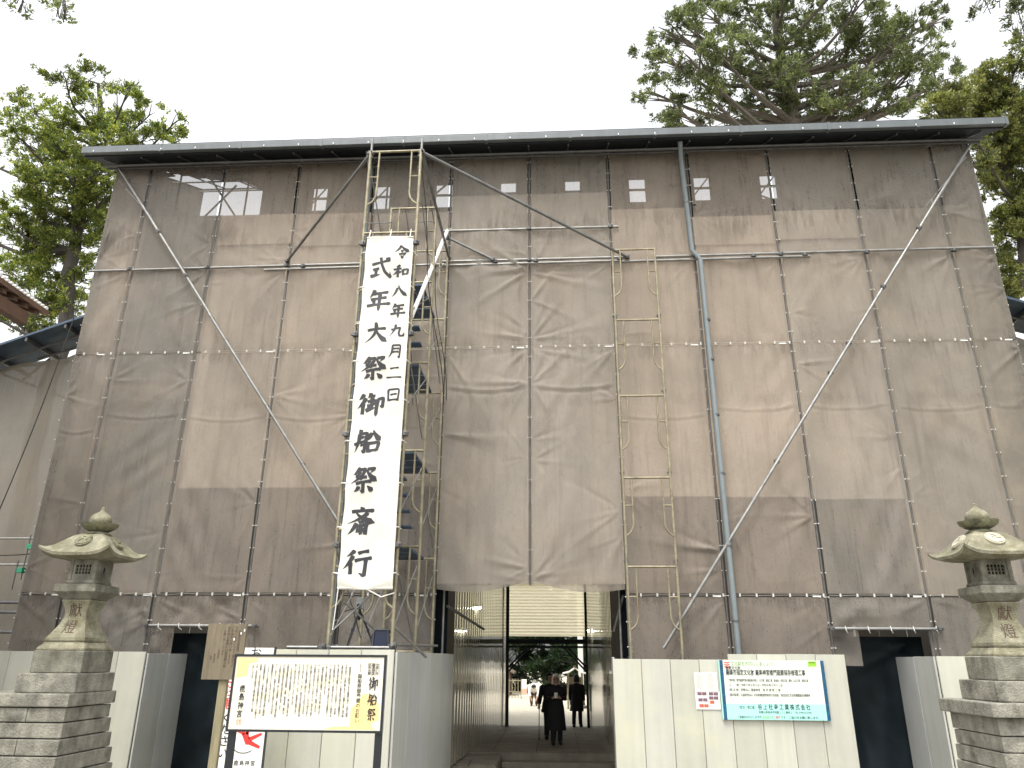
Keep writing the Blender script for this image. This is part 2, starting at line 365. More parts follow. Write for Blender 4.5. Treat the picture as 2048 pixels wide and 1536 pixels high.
def wrinkled(name, x0, x1, z0, z1, y, m, parent, seed, col=(1, 1, 1), amp=1.0, anchors=(), folds=(), hem=None, step=.075, back=False):
    """a hung sheet: pinned edges, slack between, creases running out from the tied corners"""
    g = np.random.RandomState(seed)
    nx = max(8, int((x1 - x0) / step)); nz = max(8, int((z1 - z0) / step))
    u = np.linspace(0, 1, nx + 1); v = np.linspace(0, 1, nz + 1)
    U, V = np.meshgrid(u, v); Xg = x0 + (x1 - x0) * U; Zg = z0 + (z1 - z0) * V
    if hem is not None:
        Zg = Zg + (1 - V) ** 6 * hem(U)
    d = np.zeros_like(Xg)
    mask = np.clip(U * 9, 0, 1) * np.clip((1 - U) * 9, 0, 1)
    mv = np.clip(V * (z1 - z0) * 5, 0, 1) * np.clip((1 - V) * (z1 - z0) * 5, 0, 1)
    d += g.uniform(-.03, .055) * np.sin(np.pi * U) * np.clip(np.sin(np.pi * V), 0, 1) ** .5
    for _ in range(9):                                    # long slack drapes, mostly steep
        th = g.normal(np.pi / 2, .38); k = g.uniform(2.2, 7); ph = g.uniform(0, 6.28)
        cu, cv = g.uniform(x0, x1), g.uniform(z0, z1); L = g.uniform(.5, 1.4)
        env = np.exp(-(((Xg - cu) / .55) ** 2 + ((Zg - cv) / L) ** 2))
        d += .012 * env * np.sin(k * ((Xg - cu) * np.sin(th) - (Zg - cv) * np.cos(th)) * 2.2 + ph)
    for (ax, az, a, L, n) in anchors:                      # sharp creases running out from a tie
        inx = 0 if abs(ax - x0) < abs(ax - x1) else np.pi
        for _ in range(n):
            th = inx + g.uniform(-1.35, 1.35); s_ = (Xg - ax) * np.cos(th) + (Zg - az) * np.sin(th); p_ = -(Xg - ax) * np.sin(th) + (Zg - az) * np.cos(th)
            p_ = p_ + .05 * g.uniform(-1, 1) * s_ * s_
            wd_ = .022 + .05 * np.clip(s_, 0, 3); l_ = L * g.uniform(.5, 1.5)
            d += a * 1.3 * g.uniform(.4, 1) * g.choice([1, 1, -.6]) * np.exp(-(p_ / wd_) ** 2) * np.clip(s_ / .06, 0, 1) * np.exp(-np.clip(s_, 0, 9) / l_) * (s_ > 0)
    for (vz, a, wd) in folds:                              # horizontal swags
        sag = vz - .10 * np.sin(np.pi * U)
        d += a * np.exp(-((Zg - sag) / wd) ** 2) - a * .7 * np.exp(-((Zg - sag + 1.7 * wd) / wd) ** 2)
    d = d * mask * mv * amp
    Yg = y - d * (1 if not back else -1)
    co = np.stack([Xg, Yg, Zg], -1).reshape(-1, 3)
    idx = np.arange((nx + 1) * (nz + 1)).reshape(nz + 1, nx + 1)
    f = np.stack([idx[:-1, :-1], idx[:-1, 1:], idx[1:, 1:], idx[1:, :-1]], -1).reshape(-1, 4)
    me = bpy.data.meshes.new(name); me.from_pydata(co.tolist(), [], f.tolist()); me.update()
    me.polygons.foreach_set('use_smooth', [True] * len(me.polygons))
    o = obj(name, me, m, parent); o.color = (*col, 1)
    return o

GAP = .040
tone = {(0, 0): .92, (1, 0): .95, (2, 0): 1.0,  # (column, row): shade of that sheet's own cloth (older or newer mesh)
    (1, 2): .86, (2, 2): 1.0, (3, 2): 1.02, (0, 2): .95, (1, 1): .84, (0, 1): .93, (2, 1): 1.06, (3, 1): 1.06, (4, 1): 1.02, (4, 2): 1.0,
    (5, 1): 1.0, (6, 1): 1.0, (5, 2): 1.0, (6, 2): 1.0, (7, 1): 1.07, (8, 1): 1.08, (9, 1): 1.03, (10, 1): .94, (11, 1): .86, (7, 2): 1.0, (8, 2): 1.03, (9, 2): 1.03, (10, 2): .93, (11, 2): .88}
for c in range(12):
    xa, xb = PX[c] + (GAP if c else .0), PX[c + 1] - (GAP if c < 11 else 0)
    for row, (za, zb) in enumerate([(-.72, H3 - .03), (H3 + .03, H2 - .03), (H2 + .03, TOP)]):
        if row == 0 and c in (5, 6): continue
        t = tone.get((c, row), 1.0); hue = {3: (1.05, .995, .955), 2: (1.03, .995, .97), 7: (1.05, .99, .95), 8: (1.05, .99, .955), 1: (.96, .985, 1.01), 5: (.98, .99, 1.0), 6: (.985, .99, .995), 10: (.98, .99, .99), 11: (.97, .99, .98)}.get(c, (1, 1, 1))
        t *= rnd.uniform(.95, 1.05); col = tuple(t * h for h in hue)
        an = []; fo = []
        cen = c in (5, 6)
        for _ in range(3 if not cen else 5):
            side = rnd.choice((xa, xb)); an.append((side, rnd.uniform(za + .2, zb - .2), rnd.uniform(.012, .03) * (1.5 if cen else 1), rnd.uniform(.25, .55), rnd.choice((5, 7, 9))))
        zt = za + .3                                       # short pulls at every few knots down both edges
        while zt < zb - .2:
            an.append((xa if rnd.random() < .5 else xb, zt, rnd.uniform(.006, .014), rnd.uniform(.10, .30), 3)); zt += rnd.choice((.45, .45, .9))
        if row == 2: an += [(xa if cen and c == 5 else xb, H1 - .1, .03, .5, 7)]
        if row == 1: fo = [(rnd.uniform(6.1, 6.5), .011, .028)]
        if row == 0 and c not in (5, 6): an += [(xa, zb - .05, .03, .35, 7), (xb, zb - .05, .03, .35, 7)]; za2 = 2.14 if c in (2, 9) else za
        hem = None
        if cen:
            inner = xb if c == 5 else xa
            if row == 1:
                fo = [(6.95, .022, .04)]; an += [(inner, 6.98, .05, .6, 9), (inner, H2 - .05, .05, .5, 8), (inner, 2.95, .05, .45, 8), (xa if c == 5 else xb, 5.9 if c == 5 else 4.3, .04, .9, 5), (xa if c == 5 else xb, H2 - .1, .04, .8, 7)]
                za = 2.82
                s = 1 if c == 5 else -1
                hem = (lambda U, s=s: .16 * (U if s > 0 else 1 - U) ** 2 - .08 * np.sin(np.pi * U))
            else: an += [(inner, 8.0, .05, .7, 10), (inner, 9.6, .05, .6, 8)]
        if row == 0 and c in (2, 9): za = 2.14
        wrinkled('mesh_sheet', xa, xb, za, zb, 0.0, 'mesh_sheet', enc, 100 + c * 7 + row, col, amp=1.35 if cen else 1.2, anchors=an, folds=fo, hem=hem, step=.034)

# second layer inside: pale colour imitates backlight, dark lining below added for its lack of light
LT = [11.45, 11.45, 11.42, 11.40, 11.38, 11.80, 11.80, 11.32, 11.05, 11.15, 11.15, 11.2]
DK = [4.75, 4.75, 4.85, 4.85, 4.85, 2.93, 2.93, 4.62, 4.6, 4.55, 4.5, 4.5]
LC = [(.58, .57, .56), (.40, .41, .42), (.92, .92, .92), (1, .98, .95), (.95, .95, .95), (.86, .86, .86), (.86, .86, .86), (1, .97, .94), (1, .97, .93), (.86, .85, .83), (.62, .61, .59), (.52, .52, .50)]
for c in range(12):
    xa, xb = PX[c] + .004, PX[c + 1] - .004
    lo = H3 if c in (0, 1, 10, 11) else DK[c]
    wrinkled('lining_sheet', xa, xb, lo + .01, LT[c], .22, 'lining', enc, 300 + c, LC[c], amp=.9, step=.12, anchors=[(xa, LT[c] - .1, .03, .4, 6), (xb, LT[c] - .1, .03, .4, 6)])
    if c in (2, 3, 8, 9): wrinkled('lining_strip', xa, xb, LT[c] - rnd.uniform(.75, .95), LT[c] - .02, .16, 'lining', enc, 360 + c, (1, .96, .92), amp=.9, step=.12)
    if c in (5, 6):
        continue
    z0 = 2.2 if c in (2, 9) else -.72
    wrinkled('shade_lining', xa, xb, z0, lo, .22, 'shade_lining', enc, 330 + c, (1, 1, 1), amp=.9, step=.12)

# upright tubes with the knotted cords that lace the sheets to them
tie = MB()
for i, x in enumerate(PX):
    z0 = 2.15 if i in () else (2.9 if i == 6 else -.74)
    MB().tube([(x, .05, z0), (x, .05, TOP + .1)], .0243, 10).build('upright_tube', 'pole_cover', enc, smooth=True)
    z = 1.8 if i != 6 else 3.1
    while z < TOP - .1:
        dx = .045 if 0 < i < 12 else .02
        tie.box(x - dx, x - dx + .017, -.02, -.002, z - .01, z + .01)
        if 0 < i < 12: tie.box(x + dx - .017, x + dx, -.02, -.002, z - .01, z + .011)
        if rnd.random() < .55 and 0 < i < 12: tie.tube([(x - dx, -.012, z), (x + dx, -.014, z + .006)], .005, 4)
        z += .45 + rnd.uniform(-.02, .02)
for zz in (H2, H3):
    x = PX[0] + .2
    while x < PX[-1] - .1:
        if not (zz == H3 and -1.83 < x < 1.83):
            tie.box(x, x + .03, -.02, -.002, zz - .03, zz + .028)
        x += .305
tie.build('tie_knots', 'knot', enc, kind='stuff')
for zz in (H2, H3):
    for c in range(12):
        if zz == H3 and c in (5, 6): continue
        x = PX[c]
        pts = []
        for k in range(7):
            pts.append((x + .05 + (PX[c + 1] - x - .1) * k / 6, -.012, zz + rnd.uniform(-.008, .008)))
        MB().tube(pts, .007, 5).build('lacing_cord', 'lace', enc)
tg = MB().box(-.075, .075, -.012, -.004, -.02, .02).build('name_tag', 'tag_white', enc, loc=(PX[1] - .28, 0, H2 - .015))
for zz in (H2, H3):
    for c in range(1, 13):
        if (zz == H2 and c == 1) or (zz == H3 and c in (6, 7)): continue
        share(tg, enc, (PX[c] - .17 + rnd.uniform(-.03, .03), 0, zz - .012), rot=(0, rnd.uniform(-.04, .04), 0))

# outside tubes: ledgers, long diagonal braces, clamps
def tubeobj(name, a, b, r=.028, m='steel', parent=enc, n=10):
    return MB().tube([a, b], r, n).build(name, m, parent, smooth=True)
CL = MB(); CL.box(-.045, .045, -.04, .04, -.035, .035); CL.box(-.07, -.045, -.018, .018, -.018, .018); CL.tube([(.02, -.04, 0), (.02, -.085, 0)], .012, 6)
CLAMP = CL.build('clamp', 'steel_dark', enc, bevel=.008, loc=(PX[3], -.05, H1))
def clamp(p, parent=enc, rot=(0, 0, 0)): return share(CLAMP, parent, Vector(p) - (Vector(parent.location) if parent else Vector()), rot=rot)
tubeobj('ledger_tube', (-10.1, -.055, 9.86), (-3.66, -.055, 9.90))
tubeobj('ledger_tube', (-6.0, -.055, 9.79), (-1.9, -.055, 9.83))
tubeobj('ledger_tube', (-1.95, -.055, 9.90), (2.2, -.055, 9.91)); tubeobj('ledger_tube', (-1.95, -.055, 9.80), (2.0, -.055, 9.82))
tubeobj('ledger_tube', (2.75, -.055, 9.90), (10.05, -.055, 9.95)); tubeobj('ledger_tube', (2.0, -.055, 9.80), (6.1, -.055, 9.83))
tubeobj('ledger_tube', (-2.0, -.055, 10.69), (2.0, -.055, 10.69))
for i in (1, 2, 3, 6, 8, 9, 10, 11): clamp((PX[i], -.07, 9.89))
for x in (-5.1, 4.9, 6.0, -.75, .15, 2.0): clamp((x, -.08, 9.86))
for x in (0, 1.83): clamp((x, -.07, 10.69))
def on(a, b, t): return tuple(Vector(a).lerp(Vector(b), t))
for a, b in (((-9.88, -.13, 12.6), (-3.45, -.13, 3.66)), ((9.99, -.13, 12.56), (2.42, -.13, 1.78))):
    m1 = on(a, b, .52); m0 = on(a, b, .44)
    tubeobj('brace_tube', a, m1, .031); 
    tubeobj('brace_tube', (m0[0], -.185, m0[2]), (b[0], -.185, b[2]), .031)
    for t in (.2, .33, .45, .51, .68, .82): p = on(a, b, t); clamp((p[0], -.14, p[2]), rot=(0, .8, 0))
# rain pipes
for (x, y, segs, zb) in ((-3.72, -.14, None, None),):
    MB().tube([(-3.74, -.45, 12.65), (-3.74, -.14, 12.35), (-3.74, -.14, 10.2), (-3.74, -.14, -.7)], .055, 14).build('rain_pipe', 'pipe_pvc', enc, smooth=True)
rp = MB().tube([(3.45, -.45, 12.65), (3.50, -.16, 12.38), (3.56, -.16, 9.98), (3.72, -.16, 9.75), (3.76, -.16, -.7)], .056, 14).build('rain_pipe', 'pipe_pvc', enc, smooth=True)
for z in (11.2, 8.3, 7.4, 6.2, 5.0, 3.6, 2.25): MB().lathe([(.063, -.02), (.063, .02)], (3.755 if z < 9.6 else 3.53, -.16, z), 14).box(3.70, 3.755, -.12, -.04, z - .01, z + .01).build('pipe_bracket', 'steel_dark', rp)

# roof: pitched deck on purlins, gutter along the front eave
rf = MB(); ZR = lambda y: 12.90 + .49 * y
RID = 4.0
xs = [-10.48, -10.03, -9.7, -9.53, -9.44, -9.25, -9.01, -8.8, -8.55, -8.24, 10.48]
def gaps(x):
    if -10.03 < x < -8.24: return [(float(np.interp(x, [-10.03, -9.53, -9.44, -9.01, -8.24], [2.3, 1.0, 1.65, 2.41, 2.9])), 3.9)]
    return []
def deck(a, b, y0, y1, za, zb):
    rf.add([(a, y0, za), (b, y0, za), (b, y1, zb), (a, y1, zb), (a, y0, za + .05), (b, y0, za + .05), (b, y1, zb + .05), (a, y1, zb + .05)],
           [(0, 3, 2, 1), (4, 5, 6, 7), (0, 1, 5, 4), (2, 3, 7, 6), (1, 2, 6, 5), (3, 0, 4, 7)])
for a, b in zip(xs[:-1], xs[1:]):
    y0 = -.6
    for g0, g1 in gaps((a + b) / 2): deck(a, b, y0, g0, ZR(y0), ZR(g0)); y0 = g1
    deck(a, b, y0, RID, ZR(y0), ZR(RID))
deck(-10.48, 10.48, 4.2, 11.3, 13.35, 12.7)
roof = rf.build('roof', 'roof_dark', enc)
g = MB()
for a, b in zip(np.linspace(-10.5, 10.5, 12)[:-1], np.linspace(-10.5, 10.5, 12)[1:]):
    MB().prism([(a + .004, 12.635), (b - .004, 12.635), (b - .004, 12.81), (a + .004, 12.81)], -.72, -.61).build('gutter_length', 'gutter', roof, bevel=.012)
    MB().box(b - .03, b + .03, -.728, -.60, 12.62, 12.822).build('gutter_joint', 'gutter', roof)
MB().box(-10.5, 10.5, -.70, -.5, 12.815, 12.84).build('eave_flashing', 'roof_dark', roof)
for k in range(26): MB().box(-10.2 + k * .815, -10.18 + k * .815, -.732, -.722, 12.66, 12.70).build('gutter_clip', 'tag_white', roof)
for y in (.15, .55, 1.1, 2.3, 3.7): tubeobj('purlin_tube', (-10.3, y, ZR(y) - .09), (10.3, y, ZR(y) - .09), .0243, 'steel', roof)
for k in range(23):
    x = -10.06 + k * .9145; tubeobj('rafter_tube', (x, -.5, ZR(-.5) - .04), (x, 3.95, ZR(3.95) - .04), .022, 'steel_dark', roof, 6)
for (x0, x1, y) in ((-7.6, -6.9, .02), (-5.5, -4.6, .02), (-1.6, -.9, .1), (-1.5, -.8, .35), (.9, 1.7, .1), (1.0, 1.6, .35), (3.3, 3.9, .05), (6.0, 6.9, .05), (5.3, 6.6, .2), (-4.2, -3.2, .1)):
    tubeobj('light_dash', (x0, y, ZR(y) - .12), (x1, y, ZR(y) - .12), .02, 'tag_white', roof, 6)  # white bars standing in for bright dashes of light under the roof
tubeobj('eave_tube', (-10.2, -.32, 12.55), (10.2, -.32, 12.55), .03, 'steel_dark', roof); tubeobj('eave_tube', (-10.2, -.12, 12.62), (10.2, -.12, 12.62), .03, 'steel_dark', roof)
# upright board wall closing the lean-to at the back, with a row of small openings under the roof
slots = [(-6.62, -6.2), (-4.78, -4.30), (-2.90, -2.42), (-.97, -.53), (.93, 1.36), (2.80, 3.26), (4.68, 5.12), (6.58, 7.02)]
cw = MB().box(-8.2, 10.03, 4.0, 4.04, 11.0, 14.05).build('back_wall', 'roof_dark', enc)
ed = [-8.2] + [e for s_ in slots for e in s_] + [10.03]
for k in range(0, len(ed), 2): MB().box(ed[k], ed[k + 1], 4.0, 4.04, 14.052, 14.86).build('wall_board', 'roof_dark', cw)
for a, b in slots:
    MB().box(a, b, 3.99, 4.03, 14.44, 14.50).build('window_bar', 'roof_dark', cw)
    if a < -4 or a > 4: MB().tube([(a - .1, 3.95, 14.1), (b + .05, 3.95, 14.9)], .022, 6).build('window_brace', 'steel_dark', cw)
# inside braces seen through the upper band
for i, (x0, z0, x1, z1, y) in enumerate([(-8.9, 11.3, -7.6, 13.0, 1.2), (-6.9, 11.2, -8.3, 13.2, 1.2), (-3.3, 11.5, -1.9, 12.9, 1.0), (3.6, 11.1, 5.2, 12.9, 1.0), (6.8, 11.2, 8.4, 13.2, 1.2), (9.4, 11.0, 8.0, 13.0, 1.2), (-9.6, 12.3, -6.2, 11.4, 1.6), (8.2, 11.4, 5.6, 12.6, 1.6)]):
    tubeobj('inner_brace', (x0, y, z0), (x1, y, z1), .024, 'steel_dark' if i % 2 else 'steel')
for c in range(1, 12): tubeobj('inner_upright', (PX[c], 1.25, 10.5), (PX[c], 1.25, ZR(1.25) - .1), .024, 'steel_dark')
# side and rear walls, cut open at the gables
for x in (-10.03, 10.03):
    sx = 1 if x > 0 else -1
    for k in range(6):
        y0, y1 = .02 + k * 1.829, .02 + (k + 1) * 1.829 - .02
        o = MB().add([(x, y0, -.74), (x, y1, -.74), (x, y1, 12.45), (x, y0, 12.45)], [(0, 1, 2, 3)]).build('side_sheet', 'side_sheet', enc); o.color = (1, 1, 1, 1)
for x in (-10.03, 10.03):
    for y0, y1 in ((.02, 1.91), (1.905, 4.0)):
        o = MB().add([(x, y0, 12.46), (x, y1, 12.46), (x, y1, ZR(y1) - .02), (x, y0, ZR(y0) - .02)], [(0, 1, 2, 3)]).build('gable_sheet', 'side_sheet', enc); o.color = (.9, .9, .9, 1)
MB().box(-10.02, -8.21, 4.0, 4.04, 11.0, 13.9).build('wall_board', 'roof_dark', enc)
for c in range(12):
    if c in (5, 6): continue
    o = MB().add([(PX[c], 11.1, -.74), (PX[c + 1] - .02, 11.1, -.74), (PX[c + 1] - .02, 11.1, 12.6), (PX[c], 11.1, 12.6)], [(0, 1, 2, 3)]).build('rear_sheet', 'side_sheet', enc)
# bars over the two side doorways, and the black curtains hung inside them
for (xa, xb) in ((-7.40, -5.15), (5.42, 7.45)):
    tubeobj('door_bar', (xa, -.05, 2.135), (xb, -.05, 2.135))
    k = MB()
    for j in range(5):
        x = xa + .3 + j * .4; k.tube([(x, -.08, 2.18), (x + .01, -.085, 2.10), (x + .05, -.03, 2.06)], .008, 5)
    k.build('bar_tie', 'cord', enc, kind='stuff')
    clamp((xa + .06, -.08, 2.135)); clamp((xb - .06, -.08, 2.135))
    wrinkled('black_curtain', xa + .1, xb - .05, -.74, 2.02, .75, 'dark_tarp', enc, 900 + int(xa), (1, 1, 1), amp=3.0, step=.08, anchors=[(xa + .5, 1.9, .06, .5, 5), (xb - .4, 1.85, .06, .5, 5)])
    for dx in (.02, xb - xa - .22): wrinkled('curtain_return', xa + dx, xa + dx + .55 * (1 if dx < .1 else .4), 1.5, 2.13, .05, 'mesh_sheet', enc, 950 + int(xa * 3 + dx * 9), (.8, .8, .8), amp=1.5, step=.06)
o = MB().box(-7.3, -5.3, .9, 5, -.74, -.70).build('inner_floor', 'earth', enc)
MB().box(5.5, 7.3, .9, 5, -.74, -.70).build('inner_floor', 'earth', enc)

# ================================================================ modular frame scaffolds
def frame_mesh(w, h):
    f = MB(); rp_, ri = .026, .0175
    for x in (0, w): f.tube([(x, 0, -h), (x, 0, 0.0)], rp_, 10)
    f.tube([(0, 0, -.02), (w, 0, -.02)], .022, 8)
    for s, x in ((1, 0), (-1, w)):
        i = x + s * .165
        f.tube([(i, 0, -.03), (i, 0, -.90), (i - s * .02, 0, -1.0), (i - s * .07, 0, -1.08), (x, 0, -1.15)], ri, 8)
        f.tube([(x, 0, -.56), (i, 0, -.56)], ri, 6)
        for z in (-.12, -1.3, -1.5): f.box(x - s * .01 - .05 * (s > 0) * 0, x + s * .045, -.008, .008, z - .006, z + .006)
    f.lathe([(.027, -h - .03), (.027, -h + .03)], (0, 0, 0), 8); f.lathe([(.027, -h - .03), (.027, -h + .03)], (w, 0, 0), 8)
    return f
tower = thing('scaffold_tower', 'tall narrow rusty frame scaffold tower carrying the white banner', 'scaffolding', (-2.275, -1.85, -.75))
TO = Vector(tower.location)
FW, FP = .914, 1.69
proto = None
for y in (-3.62, -1.82, -.13):
    for k in range(7):
        z = 10.15 - k * FP
        if z < .2: break
        loc = Vector((-2.735, y, z)) - TO
        if proto is None: proto = frame_mesh(FW, FP).build('frame', 'old_steel', tower, smooth=True, loc=loc)
        else: share(proto, tower, loc)
def T(p): return tuple(Vector(p) - TO)
def ttube(name, a, b, r=.0214, m='steel', n=8): return MB().tube([T(a), T(b)], r, n).build(name, m, tower, smooth=True)
for x in (-2.70, -1.85):
    for y0, y1 in ((-3.6, -1.84), (-1.80, -.15)):
        for k in range(5):
            z = 10.15 - k * FP
            ttube('cross_brace', (x, y0, z - 1.5), (x, y1, z - .35), .011)
            if (k + (y0 < -3)) % 2: ttube('cross_brace', (x - .02, y0, z - .35), (x - .02, y1, z - 1.5), .011)
# planked landings and stair flights inside the tower
for k in range(1, 6):
    z = 10.10 - k * FP
    for j in range(3): MB().box(-2.66, -2.02, -1.74 + j * .52, -1.74 + j * .52 + .47, z, z + .045).build('plank', 'navy', tower, loc=-TO)
    if k not in (1, 3): continue
    stair = MB().add([(-2.30, -3.5, z - .05), (-2.30, -1.9, z - 1.62), (-2.30, -1.9, z - 1.48), (-2.30, -3.5, z + .09), (-2.27, -3.5, z - .05), (-2.27, -1.9, z - 1.62), (-2.27, -1.9, z - 1.48), (-2.27, -3.5, z + .09)],
                     [(0, 1, 2, 3), (7, 6, 5, 4), (0, 4, 5, 1), (3, 2, 6, 7), (1, 5, 6, 2), (0, 3, 7, 4)]).build('stair_stringer', 'navy', tower, loc=-TO)
    for s in range(7): MB().box(-2.26, -1.95, -3.45 + s * .23, -3.25 + s * .23, z - .02 - s * .225, z + .01 - s * .225).build('tread', 'navy', stair)
# props and stays
for a, b in (((-2.735, -3.6, 10.12), (-5.46, -.12, 9.98)), ((-1.82, -3.6, 10.12), (2.16, -.1, 9.88)), ((-1.80, -3.6, 10.1), (-1.80, -.1, 9.98)), ((-1.82, -.15, 10.45), (-.8, -.1, 9.9))):
    ttube('stay_tube', a, b, .03, 'steel_mid'); clamp(a, tower); clamp(b, tower)
ttube('plastic_sleeve', (-1.84, -.2, 10.6), (-1.86, -3.5, 6.85), .038, 'tag_white', 12)
ttube('top_tube', (-2.735, -3.58, 10.1), (-2.735, -3.58, 10.45)); ttube('top_tube', (-1.82, -3.58, 10.1), (-1.82, -3.58, 10.42))
for (xa, ya, za, xb, yb, zb) in ((-2.45, -1.8, 10.1, -2.15, -1.6, 6.0), (-1.95, -1.85, 10.3, -1.7, -.4, 6.5), (-1.9, -3.5, 10.2, -1.66, -1.0, 6.2)):
    pts = [T((xa + (xb - xa) * t + .05 * math.sin(t * 9), ya + (yb - ya) * t, za + (zb - za) * t)) for t in np.linspace(0, 1, 14)]
    MB().tube(pts, .009, 5).build('hanging_cable', 'black_cable', tower)
for z in (8.46, 6.77, 5.08, 3.39, 1.95):
    for x in (-2.735, -1.82): clamp((x + .02, -3.66, z - .25), tower)
ttube('base_tube', (-3.3, -3.66, 1.72), (-1.75, -3.66, 1.72)); ttube('base_tube', (-1.78, -3.8, 1.76), (-1.75, .1, 1.80)); clamp((-1.78, -3.7, 1.75), tower); clamp((-2.78, -3.72, 1.73), tower)
ttube('tail_tube', (-2.6, -3.45, 2.35), (-1.95, -2.9, 1.75), .014); ttube('tail_tube', (-2.70, -3.55, 1.95), (-2.2, -3.3, 2.5), .012); ttube('tail_tube', (-1.8, -3.6, 2.0), (-1.5, -2.6, 1.6), .02)

col = thing('frame_scaffold_column', 'single column of old yellowish scaffold frames standing against the mesh right of the curtain', 'scaffolding', (2.265, -.3, -.75))
CO = Vector(col.location)
for k in range(6):
    share(proto, col, Vector((1.815, -.32, 9.96 - k * 1.685)) - CO)
for k in range(5):
    z = 9.96 - k * 1.685
    for x in (1.815, 2.73): share(CLAMP, col, Vector((x, -.3, z - 1.6)) - CO, scale=(.8, .8, .8))
for z in (9.2, 8.3, 6.4, 3.3, 2.1): MB().tube([Vector((1.80, -.30, z)) - CO, Vector((1.83, -.02, z + .02)) - CO, Vector((1.86, -.03, z - .05)) - CO], .012, 6).build('wall_tie', 'cord', col)

# ================================================================ banner with brush lettering
KAN = {
 '式': 'H 7,36 94,18|k 47,2 53,35 68,70 97,98 92,72|D 70,7 93,17|H 13,62 42,55|S 28,58 27,86|T 2,93 47,82',
 '年': 'P 30,0 24,16 10,38|H 24,20 88,10|H 15,46 82,35|S 27,46 31,72|H 0,74 100,64|V 53,15 50,100',
 '大': 'H 12,42 90,30|P 45,2 48,38 35,70 2,100|N 50,38 65,68 98,98',
 '祭': 'P 32,2 20,20 6,32|k 30,12 54,8 40,38 0,65|D 24,20 34,30|D 16,30 26,40|k 60,10 88,6 72,26|N 58,12 72,35 98,56|H 32,48 60,40|H 18,66 78,56|k 46,62 46,98 35,90|P 30,76 24,88 12,96|D 62,74 82,94',
 '御': 'P 22,6 14,20 4,32|P 30,22 18,45 0,68|S 20,42 19,92|P 48,0 44,12 36,22|H 44,18 64,13|H 36,38 66,32|S 53,18 52,66|H 55,50 66,46|S 42,48 42,68|T 30,76 68,62|k 74,28 97,22 94,60 84,55|V 74,26 70,100',
 '船': 'P 24,0 20,10 14,16|P 18,18 16,55 3,98|k 18,20 48,14 44,40 38,98 27,88|D 26,28 34,38|D 26,60 33,70|H 0,66 50,48|P 64,12 58,32 48,48|N 70,2 80,22 99,46|S 50,58 55,98|K 50,60 95,52 86,90|H 56,93 88,87',
 '斎': 'D 44,0 54,14|H 12,18 95,14|P 72,20 50,38 0,62|N 30,22 55,42 100,58|P 32,58 22,80 4,100|S 70,52 66,100|H 40,58 60,54|H 34,72 64,66|k 50,68 49,96 42,90|P 42,78 38,86 32,94|D 56,76 66,88',
 '行': 'P 38,2 28,14 10,26|P 34,22 22,46 0,72|S 26,46 26,92|H 50,14 88,4|H 40,42 100,30|k 78,38 76,98 56,86',
 '令': 'P 42,2 28,30 0,55|N 44,4 66,30 100,50|D 40,38 58,48|k 30,70 74,60 56,84|D 42,80 58,98',
 '和': 'P 48,2 36,10 22,14|H 6,38 56,28|S 36,12 33,98|P 34,42 22,62 0,78|D 40,50 52,62|S 64,36 67,84|K 64,38 97,33 92,78|H 68,76 92,72',
 '八': 'P 36,22 22,66 0,98|N 42,2 60,50 100,96',
 '九': 'P 34,4 34,40 0,98|k 10,46 70,28 60,70 66,94 90,92 96,68',
 '月': 'P 30,4 26,60 0,98|k 30,8 94,3 88,96 72,86|H 34,34 84,30|H 32,58 82,54',
 '二': 'H 22,14 80,4|H 0,96 100,92',
 '日': 'S 8,10 12,98|K 8,12 95,6 87,97|H 26,52 78,45|H 16,91 84,87',
 '鹿': 'D 46,0 54,10|H 14,16 92,12|P 18,16 16,60 0,98|K 30,28 84,26 82,46|H 30,46 82,44|S 30,28 30,46|S 48,14 48,44|S 66,14 66,44|H 28,62 44,58|S 28,54 27,92|T 26,94 48,82|P 84,58 70,66 60,70|k 58,54 60,88 74,94 96,90 96,76',
 '島': 'P 46,0 40,8 34,12|S 28,14 28,62|K 28,15 72,13 70,38|H 30,27 70,26|H 30,38 70,37|H 10,50 92,47|k 28,62 90,58 84,96 70,90|S 14,70 16,90|S 38,66 38,86|K 14,90 62,86 62,68',
 '神': 'D 18,0 28,10|k 4,24 40,18 22,48 0,66|S 22,46 22,98|D 28,46 40,58|S 50,24 53,70|K 50,26 94,22 90,66|H 53,44 90,42|H 53,66 90,64|V 71,2 70,100',
 '宮': 'D 46,0 54,10|P 12,16 10,26 4,36|k 12,20 94,16 84,32|S 30,32 34,54|K 30,34 72,31 68,52|H 34,54 70,51|P 50,54 44,60 40,64|S 20,66 24,98|K 20,68 82,64 78,96|H 24,94 80,92',
 '献': 'H 6,20 40,16|S 22,4 22,34|K 4,36 44,33 42,92|S 4,36 4,92|H 12,56 38,54|S 24,46 24,92|H 48,40 98,34|P 72,6 70,50 50,96|N 74,42 84,70 100,94|D 84,14 94,24',
}
